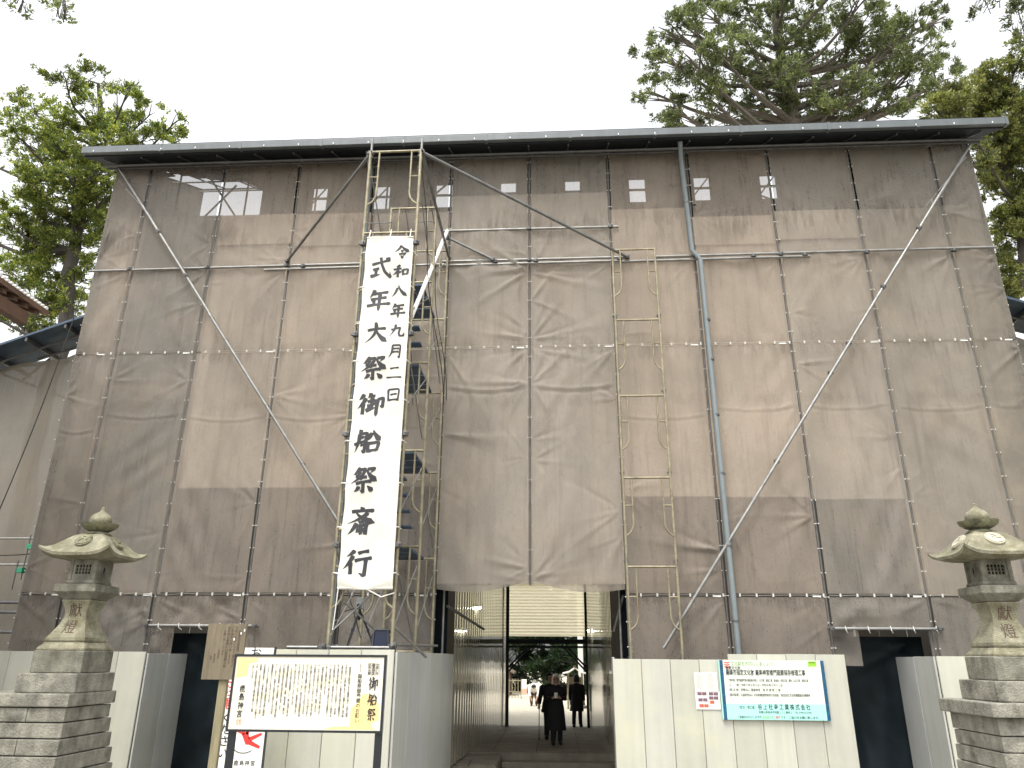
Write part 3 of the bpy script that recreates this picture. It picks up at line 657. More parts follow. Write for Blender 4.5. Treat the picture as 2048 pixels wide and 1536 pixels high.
def strokes(ch, wd=8.5):
    """brush strokes of one character as (verts, faces) on a 0..100 square, y down"""
    V, F = [], []
    for si, st in enumerate(KAN[ch].split('|')):
        ty, *ps = st.split(); P = [np.array([float(a) for a in q.split(',')]) for q in ps]
        if ty in 'kK':
            pts = []; 
            for i in range(len(P) - 1):
                for t in np.linspace(0, 1, 7)[:-1]: pts.append(P[i] * (1 - t) + P[i + 1] * t)
            pts.append(P[-1])
            pts = np.array(pts); n = len(pts); s = np.linspace(0, 1, n)
            for _ in range(1):
                q = pts.copy(); q[1:-1] = (pts[:-2] + 2 * pts[1:-1] + pts[2:]) / 4; pts = q
            wv = np.full(n, .95); wv[0] = 1.1
            if ty == 'k':
                wv[-7:] = np.linspace(1.15, .12, 7)
        else:
            n = 12; s = np.linspace(0, 1, n); k = len(P) - 1
            A = np.array(P)
            if k == 1: pts = A[0][None] * (1 - s)[:, None] + A[1][None] * s[:, None]
            else:
                # quadratic/cubic through the points
                tt = np.linspace(0, 1, k + 1); pts = np.stack([np.polyval(np.polyfit(tt, A[:, j], k), s) for j in (0, 1)], -1)
            if ty == 'H': wv = np.interp(s, [0, .12, .5, .85, .96, 1], [.9, 1.0, .72, .95, 1.25, .7]); pts[:, 1] -= 2.2 * np.sin(np.pi * s)
            elif ty == 'S': wv = np.interp(s, [0, .12, .5, 1], [.8, 1.25, .95, 1.05])
            elif ty == 'V': wv = np.interp(s, [0, .1, .5, .85, 1], [.8, 1.25, .98, 1.05, .15])
            elif ty == 'P': wv = np.interp(s, [0, .15, .6, 1], [.8, 1.25, .85, .1])
            elif ty == 'N': wv = np.interp(s, [0, .3, .82, 1], [.45, .8, 1.75, .1])
            elif ty == 'D': wv = np.interp(s, [0, .7, 1], [.25, 1.55, .7])
            else: wv = np.interp(s, [0, .15, 1], [1.0, 1.35, .2])
        tg_ = np.gradient(pts, axis=0); nn = np.stack([-tg_[:, 1], tg_[:, 0]], -1); nn /= np.maximum(1e-6, np.linalg.norm(nn, axis=1))[:, None]
        # cut the ends on the slant, as a brush does
        h = wd * .5 * wv[:, None]; L = pts + nn * h; R = pts - nn * h
        o = len(V); z = si * .02
        for a, b in zip(L, R): V += [(a[0], a[1], z), (b[0], b[1], z)]
        F += [(o + 2 * i, o + 2 * i + 1, o + 2 * i + 3, o + 2 * i + 2) for i in range(len(pts) - 1)]
    return np.array(V), F
def brush(parent, ch, x0, x1, z0, z1, ysurf, m, name='character', wd=8.5, off=None):
    V, F = strokes(ch, wd); V = V.copy()
    ox, oy, oz = off if off is not None else (0, 0, 0)
    yy = ysurf if callable(ysurf) else (lambda x, z: ysurf)
    co = []
    for a, b, c in V:
        x = x0 + (x1 - x0) * a / 100; z = z1 - (z1 - z0) * b / 100
        co.append((x - ox, yy(x, z) - .004 - c * .012 - oy, z - oz))
    me = bpy.data.meshes.new(name); me.from_pydata(co, [], F); me.update()
    return obj(name, me, m, parent)

ban = thing('festival_banner', 'long white vertical banner with black brush lettering, lashed to the scaffold tower', 'banner', (-2.24, -3.72, 2.5))
BO = Vector(ban.location)
bx0, bx1, bz0, bz1 = -2.64, -1.84, 2.50, 8.31
def bsurf(x, z):
    u = (x - bx0) / (bx1 - bx0); v = (z - bz0) / (bz1 - bz0)
    d = .022 * math.sin(3.1 * z + 2 * u) * math.sin(math.pi * u) + .010 * math.sin(7 * z - 6 * u) * math.sin(math.pi * u) + .012 * (2 * u - 1) ** 2 * math.cos(2 * math.pi * (z - 8.0) / .66)
    r = math.hypot(x + 2.24, z - bz0); t = math.atan2(z - bz0, x + 2.24)
    d += .05 * (r / .3) * math.exp(1 - r / .3) * (abs(math.sin(4 * t)) - .6) * .5
    r = math.hypot(x + 2.24, z - bz1); t = math.atan2(z - bz1, x + 2.24)
    d += .04 * (r / .25) * math.exp(1 - r / .25) * (abs(math.sin(3.5 * t)) - .6) * .5
    return -3.72 - d
nu, nv = 26, 150; bb = MB(); vv = []
for j in range(nv + 1):
    for i in range(nu + 1):
        x = bx0 + (bx1 - bx0) * i / nu; z = bz0 + (bz1 - bz0) * j / nv
        x += .004 * math.sin(j * 2 * math.pi / 17) * (1 if i == nu else -1 if i == 0 else 0)
        vv.append(tuple(Vector((x, bsurf(x, z), z)) - BO))
bb.add(vv, [(j * (nu + 1) + i, j * (nu + 1) + i + 1, (j + 1) * (nu + 1) + i + 1, (j + 1) * (nu + 1) + i) for j in range(nv) for i in range(nu)])
bb.build('cloth', 'canvas', ban, smooth=True)
for z in (bz0 + .02, bz1 - .02): MB().tube([Vector((bx0, -3.715, z)) - BO, Vector((bx1, -3.715, z)) - BO], .014, 8).build('hem_rod', 'canvas', ban, smooth=True)
for ch, x0, x1, z0, z1 in [('式', -2.54, -2.18, 7.52, 7.91), ('年', -2.55, -2.16, 6.9, 7.3), ('大', -2.54, -2.16, 6.34, 6.7), ('祭', -2.55, -2.14, 5.71, 6.1), ('御', -2.56, -2.15, 5.1, 5.49), ('船', -2.56, -2.16, 4.51, 4.88), ('祭', -2.56, -2.16, 3.9, 4.29), ('斎', -2.57, -2.16, 3.28, 3.69), ('行', -2.58, -2.17, 2.68, 3.06), ('令', -2.14, -1.89, 7.87, 8.12), ('和', -2.16, -1.89, 7.52, 7.75), ('八', -2.15, -1.89, 7.16, 7.38), ('年', -2.15, -1.9, 6.78, 7.04), ('九', -2.14, -1.89, 6.44, 6.67), ('月', -2.13, -1.93, 6.06, 6.3), ('二', -2.14, -1.9, 5.73, 5.91), ('日', -2.11, -1.91, 5.34, 5.56)]:
    brush(ban, ch, x0, x1, z0, z1, bsurf, 'ink', wd=(14 if x1 - x0 > .3 else 15.5), off=BO)
for k in range(9):
    z = 8.0 - k * .66
    for x, px in ((bx0, -2.735), (bx1, -1.82)):
        MB().tube([Vector((x + .03 * (1 if px < -2.5 else -1), -3.735, z)) - BO, Vector(((x + px) / 2, -3.72, z + .01)) - BO, Vector((px, -3.65, z + .02)) - BO, Vector((px + .03 * (-1 if px < -2.5 else 1), -3.6, z)) - BO], .009, 6).build('lashing', 'cord', ban)
for x in (-2.6, -2.24, -1.9): MB().tube([Vector((x, -3.73, 8.29)) - BO, Vector((x, -3.67, 8.47)) - BO], .008, 6).build('lashing', 'cord', ban)
MB().tube([Vector(p) - BO for p in ((-2.24, -3.73, 2.52), (-2.0, -3.70, 2.40), (-1.82, -3.66, 2.46))], .009, 6).build('lashing', 'cord', ban)
MB().tube([Vector(p) - BO for p in ((-2.62, -3.73, 2.52), (-2.66, -3.7, 1.95))], .008, 6).build('lashing', 'cord', ban)

# ================================================================ steel panel fences
def panel_run(parent, a, b, ztop, m='ivory', pw=.5, z0=-.74, rib=True):
    """flat 0.5 m steel panels from a to b (x, y), each a part; joints stand back"""
    a = Vector((a[0], a[1], 0)); b = Vector((b[0], b[1], 0)); d = b - a; L = d.length; n = max(1, round(L / pw)); w_ = L / n
    ang = math.atan2(d.y, d.x); PO = Vector(parent.location)
    me = None
    for k in range(n):
        p = a + d * (k / n); zt = ztop(k) if callable(ztop) else ztop
        if me is None or callable(ztop):
            q = MB().prism([(.004, z0), (w_ - .004, z0), (w_ - .004, zt), (.004, zt)], -.016, .016)
            if rib: q.prism([(w_ - .05, z0 + .01), (w_ - .012, z0 + .01), (w_ - .012, zt - .01), (w_ - .05, zt - .01)], -.019, -.0165)
            o = q.build('panel', m, parent, bevel=.003); me = o
        else: o = share(me, parent, (0, 0, 0))
        o.location = Vector((p.x, p.y, rnd.uniform(-.004, .004))) - PO; o.rotation_euler = (0, 0, ang + rnd.uniform(-.006, .006)); tn = rnd.uniform(.90, 1.04); o.color = (tn, tn, tn * rnd.uniform(.95, 1.03), 1)
FENCES = [
 ('panel_fence', 'ivory steel panel fence behind the stone lantern beside the wooden notice', (-8.6, -.9, -.75), [((-10.8, -.9), (-6.80, -.9), 1.655, 'ivory'), ((-6.78, -.88), (-6.78, .6), 1.63, 'ivory_shade')]),
 ('panel_fence', 'ivory steel panel fence stepping out round the foot of the banner tower', (-2.6, -3.9, -.75), [((-5.32, -.9), (-3.55, -.9), 1.64, 'ivory_shade'), ((-3.53, -.92), (-3.53, -3.84), 1.66, 'ivory_shade'), ((-3.53, -3.88), (-1.72, -3.88), 1.69, 'ivory'), ((-1.70, -3.86), (-1.63, 1.5), 1.665, 'ivory_shade'), ((-5.34, .55), (-5.34, -.88), 1.64, 'ivory_shade')]),
 ('panel_fence', 'ivory steel panel fence carrying the blue-edged construction notice', (3.4, -.9, -.75), [((1.44, -.9), (5.34, -.9), (lambda k: 1.59 if k < 4 else 1.685), 'ivory'), ((1.46, -.87), (1.60, 1.5), 1.62, 'ivory_shade'), ((5.33, -.87), (5.33, .55), 1.64, 'ivory_shade')]),
 ('panel_fence', 'ivory steel panel fence behind the lantern with the pale raised crest', (8.8, -.9, -.75), [((6.82, .6), (6.82, -.88), 1.66, 'ivory_shade'), ((6.84, -.9), (10.85, -.9), 1.67, 'ivory')]),
]
for nm, lb, loc, runs in FENCES:
    t = thing(nm, lb, 'fence', loc)
    for a, b, zt, m in runs: panel_run(t, a, b, zt, m, pw=.5 if m == 'ivory' else .95, rib=m == 'ivory')
    PO = Vector(loc)
    for a, b, zt, m in runs:
        z = (zt if not callable(zt) else 1.59) - .25
        bk = Vector((a[1] - b[1], b[0] - a[0], 0)).normalized() * .055; MB().tube([Vector((a[0], a[1], z)) + bk - PO, Vector((b[0], b[1], z)) + bk - PO], .0243, 8).build('rail', 'steel', t)

# ================================================================ the passage
def corrug(name, m, label, p0, p1, z0, z1, pitch=.34, depth=.009, vertical=True, cat='wall'):
    """ribbed sheet between p0 and p1 (x, y)"""
    a = np.array(p0); b = np.array(p1); d = b - a; L = np.linalg.norm(d); d /= L; nrm = np.array([-d[1], d[0]])
    mb = MB()
    if vertical:
        n = int(L / pitch * 14); vs_ = []
        g = np.random.RandomState(3)
        for i in range(n + 1):
            s = L * i / n; off = depth * math.sin(2 * math.pi * s / pitch); q = a + d * s + nrm * off
            for z in np.linspace(z0, z1, 5):
                w2 = .004 * math.sin(1.9 * z + 3.1 * s); vs_.append((q[0] + nrm[0] * w2, q[1] + nrm[1] * w2, z))
        mb.add(vs_, [(i * 5 + j, (i + 1) * 5 + j, (i + 1) * 5 + j + 1, i * 5 + j + 1) for i in range(n) for j in range(4)])
    else:
        n = int((z1 - z0) / pitch * 6); vs_ = []
        for i in range(n + 1):
            z = z0 + (z1 - z0) * i / n; off = depth * math.sin(2 * math.pi * z / pitch)
            for s in (0, L): q = a + d * s + nrm * off; vs_.append((q[0], q[1], z))
        mb.add(vs_, [(i * 2, i * 2 + 1, i * 2 + 3, i * 2 + 2) for i in range(n)])
    o = mb.build(name, m, smooth=True)
    return tag(o, label, cat)
corrug('corrugated_wall', 'corrugated', 'glossy corrugated sheet wall of the passage on the banner side', (-1.62, 1.52), (-1.16, 11.0), -.40, 3.9)
corrug('corrugated_wall', 'corrugated', 'glossy corrugated sheet wall of the passage on the construction notice side', (1.46, 11.0), (1.61, 1.52), -.40, 3.9)
corrug('translucent_screen', 'skylight_sheet', 'bright ribbed translucent sheet above the far end of the passage', (-1.14, 11.02), (1.50, 11.02), 2.26, 4.4, vertical=False, cat='screen', pitch=.10, depth=.018)
ceil = MB().box(-1.7, 1.7, .6, 11.1, 3.92, 3.98).build('passage_ceiling', 'shade_lining'); struct(ceil)
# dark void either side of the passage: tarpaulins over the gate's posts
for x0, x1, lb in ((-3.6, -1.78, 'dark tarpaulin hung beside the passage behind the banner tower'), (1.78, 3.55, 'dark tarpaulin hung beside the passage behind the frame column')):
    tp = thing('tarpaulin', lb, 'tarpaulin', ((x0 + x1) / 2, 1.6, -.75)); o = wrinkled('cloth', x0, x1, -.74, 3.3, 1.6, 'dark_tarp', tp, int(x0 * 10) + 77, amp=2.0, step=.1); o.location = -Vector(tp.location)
gate = thing('gate_frame', 'dark timber frame with knee braces at the far end of the passage', 'gate', (.15, 10.6, -.4)); GO = Vector(gate.location)
def gbox(n, x0, x1, y0, y1, z0, z1, m='roof_dark'): return MB().box(x0 - GO.x, x1 - GO.x, y0 - GO.y, y1 - GO.y, z0 - GO.z, z1 - GO.z).build(n, m, gate, bevel=.006)
gbox('post', -1.13, -1.03, 10.5, 10.62, -.4, 3.9); gbox('post', 1.40, 1.47, 10.5, 10.62, -.4, 3.9)
gbox('beam', -1.12, 1.46, 10.46, 10.60, 2.02, 2.16); gbox('beam', -1.12, 1.46, 10.40, 10.45, 1.90, 1.96)
for s in (1, -1):
    for o_ in (0, .12):
        xa, xb = ((-1.03, -.38 + o_), (1.42, .77 - o_))[s < 0]
        MB().tube([Vector((xa, 10.52, 1.32 - o_)) - GO, Vector((xb, 10.52, 1.98)) - GO], .03, 6).build('knee_brace', 'roof_dark', gate)
for (x, y, z0, z1, r) in ((-1.72, .55, -.74, 3.2, .0243), (1.72, .55, -.74, 3.2, .0243), (2.05, 1.3, -.74, 3.1, .03), (-1.9, .4, -.74, 3.1, .03)):
    pl = MB().tube([(x, y, z0), (x, y, z1)], r, 10).build('prop_tube', 'steel' if r < .03 else 'steel_dark', smooth=True)
    tag(pl, ('bare steel prop tube at the mouth of the passage by the ' if r < .03 else 'dark prop tube standing before the tarpaulin by the ') + ('banner tower' if x < 0 else 'frame column'), 'tube')
for (a, b, lb) in (((-1.66, .7, 2.55), (-1.15, 3.0, 2.2), 'slanting steel tube over the passage mouth on the banner side'), ((1.62, .9, 2.1), (1.80, .5, 2.75), 'slanting steel tube over the passage mouth on the notice side')):
    tag(MB().tube([a, b], .03, 10).build('prop_tube', 'steel', smooth=True), lb, 'tube')
for (p, q, lb) in (((-1.45, 4.2, 2.72), (-1.42, 4.9, 2.78), 'lit fluorescent tube lamp on the passage wall by the banner tower'), ((1.40, 7.6, 2.32), (1.41, 8.2, 2.34), 'lit fluorescent tube lamp on the passage wall opposite the banner side')):
    lt = thing('tube_lamp', lb, 'lamp', p); d = Vector(q) - Vector(p)
    MB().tube([(0, 0, 0), d], .02, 8).build('tube', 'lamp_tube', lt); MB().box(-.03, .03, -.05, d.y + .05, .03, .07).build('fitting', 'tag_white', lt)

# ================================================================ stone lanterns
def lantern(cx, cy, label, crest_m, base_fn, s=1.0, left=True):
    t = thing('stone_lantern', label, 'lantern', (cx, cy, -.75)); O = Vector((0, 0, .75))
    def P(mb, n, m, parent=t, bev=.008, smooth=False): return mb.build(n, m, parent, bevel=bev, smooth=smooth, loc=O if parent is t else None)
    base_fn(t, O)
    P(MB().square([(.335, 1.385), (.335, 1.65)]), 'plinth_block', 'stone', bev=.012)
    P(MB().square([(.32, 1.655), (.318, 1.68), (.275, 1.735), (.27, 1.75)]), 'plinth_moulding', 'stone_mossy')
    prof = [(.255, 1.755), (.265, 1.775), (.262, 1.81)]
    for k in range(1, 15):
        u = k / 14; prof.append((.125 + .137 * (1 - u) ** 2.1 + .065 * max(0, u - .55) ** 1.6 * 3.4, 1.81 + .44 * u))
    prof += [(.193, 2.265), (.193, 2.285)]
    shaft = P(MB().square(prof), 'shaft', 'stone_mossy', bev=0)
    P(MB().square([(.19, 2.29), (.275, 2.375), (.285, 2.385), (.285, 2.475), (.21, 2.49)]), 'platform', 'stone')
    fb = P(MB().square([(.205, 2.492), (.205, 2.515), (.195, 2.535)]), 'firebox_base', 'stone')
    w_ = .19; fz0, fz1 = 2.536, 2.80
    f = P(MB().box(-.145, .145, -.145, .145, fz0 - .002, fz0 + .012), 'fire_box', 'stone', bev=0)
    for sx in (-1, 1):
        for sy in (-1, 1): MB().box(min(sx * w_, sx * (w_ - .05)), max(sx * w_, sx * (w_ - .05)), min(sy * w_, sy * (w_ - .05)), max(sy * w_, sy * (w_ - .05)), fz0, fz1).build('corner_post', 'stone', f, bevel=.004)
    for sy in (-1, 1):
        y0, y1 = sorted((sy * (w_ - .012), sy * (w_ - .045)))
        for (x0, x1, z0, z1) in ((-.141, .141, fz0, 2.615), (-.141, .141, 2.735, fz1), (-.141, -.105, 2.616, 2.734), (.105, .141, 2.616, 2.734)):
            MB().box(x0, x1, y0, y1, z0, z1).build('wall_slab', 'stone', f)
        for k in range(4): MB().box(-.105 + (k + 1) * .042 - .006, -.105 + (k + 1) * .042 + .006, y0 + .004, y1 - .006, 2.616, 2.734).build('lattice_bar', 'stone', f)
        for k in range(2): MB().box(-.104, .104, y0 + .007, y1 - .009, 2.615 + (k + 1) * .04 - .005, 2.615 + (k + 1) * .04 + .005).build('lattice_bar', 'stone', f)
    for sx in (-1, 1):
        x0, x1 = sorted((sx * (w_ - .012), sx * (w_ - .04))); MB().box(x0, x1, -.141, .141, fz0, fz1).build('wall_slab', 'stone', f)
        xo = sx * (w_ - .008); ring = [(xo, .045 * math.cos(a), 2.675 + .072 * math.sin(a)) for a in np.linspace(0, 2 * math.pi, 22)]
        MB().tube(ring, .008, 6, False).build('oval_rim', 'stone', f)
        oo = MB(); oo.add([(xo - sx * .002 , .016 * math.cos(a) + .008, 2.675 + .045 * math.sin(a)) for a in np.linspace(0, 2 * math.pi, 18)[:-1]], [tuple(range(17))]); oo.build('oval_shade', 'hole', f)  # flat black ellipse painted as the shade of an oval hole
    MB().box(-.13, .13, -.13, .13, fz0, fz1).build('inside_shade', 'hole', f)  # black block standing in for the shade behind the lattice
    # roof with upswept corners
    n = 32; R = .485; v = []; q = []
    def rz(a, b):
        m_ = max(abs(a), abs(b)); mn = min(abs(a), abs(b)) / max(m_, 1e-6)
        z = float(np.interp(m_, [0, .25, .42, .58, .72, .84, .93, 1], [3.172, 3.165, 3.125, 3.05, 2.965, 2.905, 2.878, 2.868]))
        return z + .095 * mn ** 4 * max(0, (m_ - .55) / .45) ** 1.6 
    for j in range(n + 1):
        for i in range(n + 1):
            a, b2 = -1 + 2 * i / n, -1 + 2 * j / n; m_ = max(abs(a), abs(b2)); mn = min(abs(a), abs(b2)) / max(m_, 1e-6)
            k = R * (1 - .035 * (1 - mn ** 2) * m_ ** 3)
            v.append((a * k, b2 * k, rz(a, b2)))
    N1 = len(v)
    for j in range(n + 1):
        for i in range(n + 1):
            a, b2 = -1 + 2 * i / n, -1 + 2 * j / n; m_ = max(abs(a), abs(b2)); mn = min(abs(a), abs(b2)) / max(m_, 1e-6)
            k = R * (1 - .035 * (1 - mn ** 2) * m_ ** 3) * .985
            v.append((a * k, b2 * k, min(rz(a, b2) - .03, 2.80 + (rz(*(np.array([a, b2]) / max(m_, 1e-6))) - .038 - 2.80) * max(0, (m_ - .42) / .58) ** 1.5) if m_ > .42 else 2.80))
    I = lambda i, j, o=0: o + j * (n + 1) + i
    for j in range(n):
        for i in range(n):
            q.append((I(i, j), I(i + 1, j), I(i + 1, j + 1), I(i, j + 1))); q.append((I(i, j, N1), I(i, j + 1, N1), I(i + 1, j + 1, N1), I(i + 1, j, N1)))
    for k in range(n):
        q += [(I(k, 0), I(k, 0, N1), I(k + 1, 0, N1), I(k + 1, 0)), (I(k + 1, n), I(k + 1, n, N1), I(k, n, N1), I(k, n)), (I(0, k + 1), I(0, k + 1, N1), I(0, k, N1), I(0, k)), (I(n, k), I(n, k, N1), I(n, k + 1, N1), I(n, k + 1))]
    roof_ = MB().add(v, q).build('roof', 'stone_mossy', t, smooth=True, loc=O)
    # three-comma crest on the front and side slopes
    for rot in (0, math.pi / 2 if left else -math.pi / 2):
        cm = MB(); tilt = rad(46)
        yc_, zc_ = -.295, rz(0, -.295 / R) + .015
        Mx = Matrix.Rotation(rot, 4, 'Z') @ Matrix.Translation((0, yc_, zc_)) @ Matrix.Rotation(tilt, 4, 'X')
        def loc_(x, y, z): return tuple(Mx @ Vector((x, y, z)))
        rr = .112
        disc = []; 
        for z, r_ in ((-.03, rr), (.006, rr)):
            disc += [loc_(r_ * math.cos(a), r_ * math.sin(a), z) for a in np.linspace(0, 2 * math.pi, 25)[:-1]]
        cm.add(disc, [tuple(range(24, 48))] + [(i, (i + 1) % 24, (i + 1) % 24 + 24, i + 24) for i in range(24)])
        cr = cm.build('crest_disc', crest_m, roof_)
        for k in range(3):
            a0 = k * 2 * math.pi / 3; L_, Rr = [], []
            for u in np.linspace(0, 1, 14):
                th = a0 + u * 2.6; rad_ = .050 + .046 * u; wd = .036 * (1 - u) ** .75 * (1 if u > .06 else .7)
                L_.append(loc_((rad_ + wd) * math.cos(th), (rad_ + wd) * math.sin(th), .016)); Rr.append(loc_((rad_ - wd) * math.cos(th), (rad_ - wd) * math.sin(th), .016))
            cc = MB(); vv2 = L_ + Rr
            low = [tuple(Vector(p) - (Mx.to_3x3() @ Vector((0, 0, .014)))) for p in vv2]
            cc.add(vv2 + low, [(i, i + 1, 15 + i, 14 + i) for i in range(13)] + [(i, 28 + i, 29 + i, i + 1) for i in range(13)] + [(14 + i, 15 + i, 43 + i, 42 + i) for i in range(13)]); cc.build('comma', crest_m, roof_ if False else cr) if False else cc.build('crest_comma', crest_m, roof_)
    P(MB().lathe([(.16, 3.145), (.17, 3.16), (.14, 3.185), (.10, 3.20)], n=24), 'neck', 'stone_lotus', bev=0, smooth=True)
    P(MB().lathe([(.08, 3.19), (.16, 3.225), (.215, 3.27), (.23, 3.305), (.20, 3.30), (.12, 3.285)], n=48, wob=lambda a, z: 1 + .09 * abs(math.cos(3 * a)) * (z > 3.22)), 'lotus', 'stone_lotus', bev=0, smooth=True)
    P(MB().lathe([(.10, 3.28), (.13, 3.31), (.142, 3.35), (.138, 3.39), (.11, 3.43), (.065, 3.46), (.03, 3.485), (.022, 3.51), (.024, 3.53), (.010, 3.545)], n=28), 'jewel', 'stone_mossy', bev=0, smooth=True)
    # carved dedication
    for ch, zc, dx in (('獻', 2.155, .0), ('燈', 1.945, -.012)):
        co, fc = glyphs(ch, 1.0); mn = co.min(0); mx = co.max(0); sz = .17
        vv3 = []
        for a, b2, _ in co:
            x = ((a - mn[0]) / (mx[0] - mn[0]) - .5) * sz + dx; z = zc + ((b2 - mn[1]) / (mx[1] - mn[1]) - .5) * sz
            y = -np.interp(z, [p[1] for p in prof], [p[0] for p in prof]) - .0025
            vv3.append((x, y, z))
        MB().add(vv3, fc).build('carved_character', 'carved', shaft)
    return t
def base_left(t, O):
    for i, (x0, x1, h, z0, z1) in enumerate([(-.42, .36, .42, 1.155, 1.38), (-.95, .37, .52, 1.0, 1.15), (-.93, .34, .49, .83, .995), (-.97, .36, .52, .655, .825), (-1.0, .38, .56, .47, .65), (-1.03, .40, .60, .28, .465), (-1.06, .42, .64, 0.09, .275), (-1.1, .44, .68, -.25, .085), (-1.15, .46, .72, -.745, -.255)]):
        if i < 2:
            MB().box(x0, x1, -h, h, z0, z1).build('base_stone', 'stone_base', t, bevel=.014, loc=O)
        else:
            cut = x0 + (x1 - x0) * (.32 if i % 2 else .62)
            MB().box(x0, cut - .004, -h, h, z0, z1 - .008).build('base_stone', 'stone_base', t, bevel=.010, loc=O); MB().box(cut + .004, x1, -h, h, z0, z1 - .008).build('base_stone', 'stone_base', t, bevel=.010, loc=O)
def base_right(t, O):
    for i, (h, z0, z1) in enumerate([(.42, 1.155, 1.38), (.62, 1.0, 1.15), (.54, .81, .995), (.53, .64, .80), (.545, .46, .63), (.56, .27, .45), (.58, .08, .26), (.60, -.30, .07), (.62, -.745, -.31)]):
        if i < 2: MB().box(-h, h + (.1 if i else 0), -h, h, z0, z1).build('base_stone', 'stone_base', t, bevel=.014, loc=O)
        else:
            cut = -h + 2 * h * (.38 if i % 2 else .7)
            MB().box(-h, cut - .004, -h, h, z0, z1).build('base_stone', 'stone_base', t, bevel=.010, loc=O); MB().box(cut + .004, h, -h, h, z0, z1).build('base_stone', 'stone_base', t, bevel=.010, loc=O)
lantern(-5.835, -4.515, 'mossy stone lantern with dark weathered crest, on a stepped base near the wooden notice', 'stone_lotus', base_left, left=True)
lantern(5.995, -4.515, 'mossy stone lantern with clean pale raised crest, on a stepped base near the construction notice', 'stone_pale', base_right, left=False)

# ================================================================ notices and signs
bd = thing('information_board', 'black framed white and gold board about the boat festival, on two dark legs', 'sign', (-1.9, -7, -.75)); O = Vector((1.9, 7, .75))
X0, X1, Z0, Z1 = -2.645, -1.15, .93, 1.617
for x in (-2.62, -1.22): MB().box(x, x + .065, -6.985, -6.945, -.74, 1.6).build('leg', 'frame_black', bd, loc=O)
MB().box(X0, X1, -6.985, -6.95, Z0, Z1).build('back_panel', 'camera_grey', bd, loc=O)
fr = .021
for n, (a, b, c, d) in dict(t=(X0, X1, Z1 - fr, Z1), b=(X0, X1, Z0, Z0 + fr), l=(X0, X0 + fr, Z0 + fr, Z1 - fr), r=(X1 - fr, X1, Z0 + fr, Z1 - fr)).items():
    MB().box(a, b, -7.005, -6.986, c, d).build('frame_bar', 'frame_black', bd, loc=O)
face = MB().box(X0 + fr, X1 - fr, -6.997, -6.987, Z0 + fr, Z1 - fr).build('face', 'board_cream', bd, loc=O)
def flat(poly, y, n, m, par): return MB().add([(x, y, z) for x, z in poly], [tuple(range(len(poly)))]).build(n, m, par)
W_, H_ = X1 - X0 - 2 * fr, Z1 - Z0 - 2 * fr; ax, az = X0 + fr, Z1 - fr   # face origin: top left
def fp(u, v): return (ax + u * W_, az - v * H_)
cloud = [fp(.985, .99), fp(.58, .99)] + [fp(.58 + .40 * k / 14 + 0, .975 - .025 * abs(math.sin(k * 1.1)) - (.0 if k < 4 else .0)) for k in range(1, 7)]
flat([fp(.985, .985), fp(.62, .985), fp(.70, .95), fp(.80, .945), fp(.80, .70), fp(.84, .64), fp(.87, .52), fp(.90, .50), (fp(.94, .53)), fp(.955, .60), fp(.985, .66)], -6.999, 'gold_cloud', 'gold', face)
flat([fp(.01, .02), fp(.14, .02), fp(.145, .07), fp(.09, .10), fp(.085, .27), fp(.01, .30)], -6.999, 'gold_cloud', 'gold', face)
flat([fp(.99, .86), fp(.955, .88), fp(.94, .93), fp(.965, .985), fp(.99, .985)], -7.0, 'cloud_notch', 'board_cream', face)
body = ["　鹿島神宮の御祭神である武甕槌大神は、天照大御神", "の命を受け、天孫降臨に先立って国譲りを成し遂げ国", "の礎を築かれました。又鹿島神宮は神武天皇御即位の", "年に神恩を畏み勅祭されたことを創祀とし、平安時", "代の延喜の制において神宮号を付されていた神宮であ", "り、現在も祭祀に際して勅使が遣わされる勅祭社とし", "て多くの崇敬を受けております。", "　当神宮の御船祭の起源は、千年以上前に遡ります", "が、大きくは古時代より伝承され、祭儀に合わせ", "その規模や形を変えることはあっても、現代まで脈々", "と受け継がれてきた祭祀であり、これだけ時代が移り", "行けども祭祀を継承し続けることの大切さは不変の", "ものであります。十二年に一度の式年大祭御船祭を滞", "りなく斎行することで、氏子・崇敬者の皆様と共に", "新しい時代を切り拓いていきたく存じます。", "　この式年大祭の記念事業として、国と地域の宝であ", "る国指定重要文化財御殿・回廊、奥宮本殿、楼門な", "びに鹿嶋市指定文化財の保存修理を始め、また", "した本殿の保存修理、更には神職所、宝庫の活修を執り", "行い、加えて、長寿など社殿をも長年から守る記念", "植樹事業を行うことも予定しております。", "　つきましては鹿島の大神様の御神威の宣揚と御崇神", "の社殿護持を図り、大神様の御神徳のもと広く浄財", "を募集し、式年大祭及び記念事業を遂行すべく準備する", "ため、何卒格別の御協力と御奉賛を賜りたくお願", "い申し上げます。"]
tx = MB()
for k, s_ in enumerate(body):
    x, z = fp(.775 - k * .0262, .105); put_text(tx, s_, x, -7.0005, z, .0215, True, .90, bold=.010)
tx.build('body_text', 'print_grey', face)
tx = MB(); x, z = fp(.845, .09); put_text(tx, '式年大祭', x, -7.0005, z, .019, True, 1.0); x, z = fp(.845, .235); put_text(tx, '御船祭御奉賛のお願い', x, -7.0005, z, .044, True, .98, bold=.012); tx.build('heading', 'print_grey', face)
tx = MB()
for k, s_ in enumerate(('令和八年', '鹿島神宮', '式年大祭')): x, z = fp(.958 - k * .0255, .085); put_text(tx, s_, x, -7.0005, z, .030, True, .88, bold=.015)
tx.build('date_box', 'ink', face)
for k in range(4): x, z = fp(.972 - k * .0255, .07); MB().box(x - .001, x + .001, -7.0, -6.9985, z - .125, z).build('date_rule', 'ink', face)
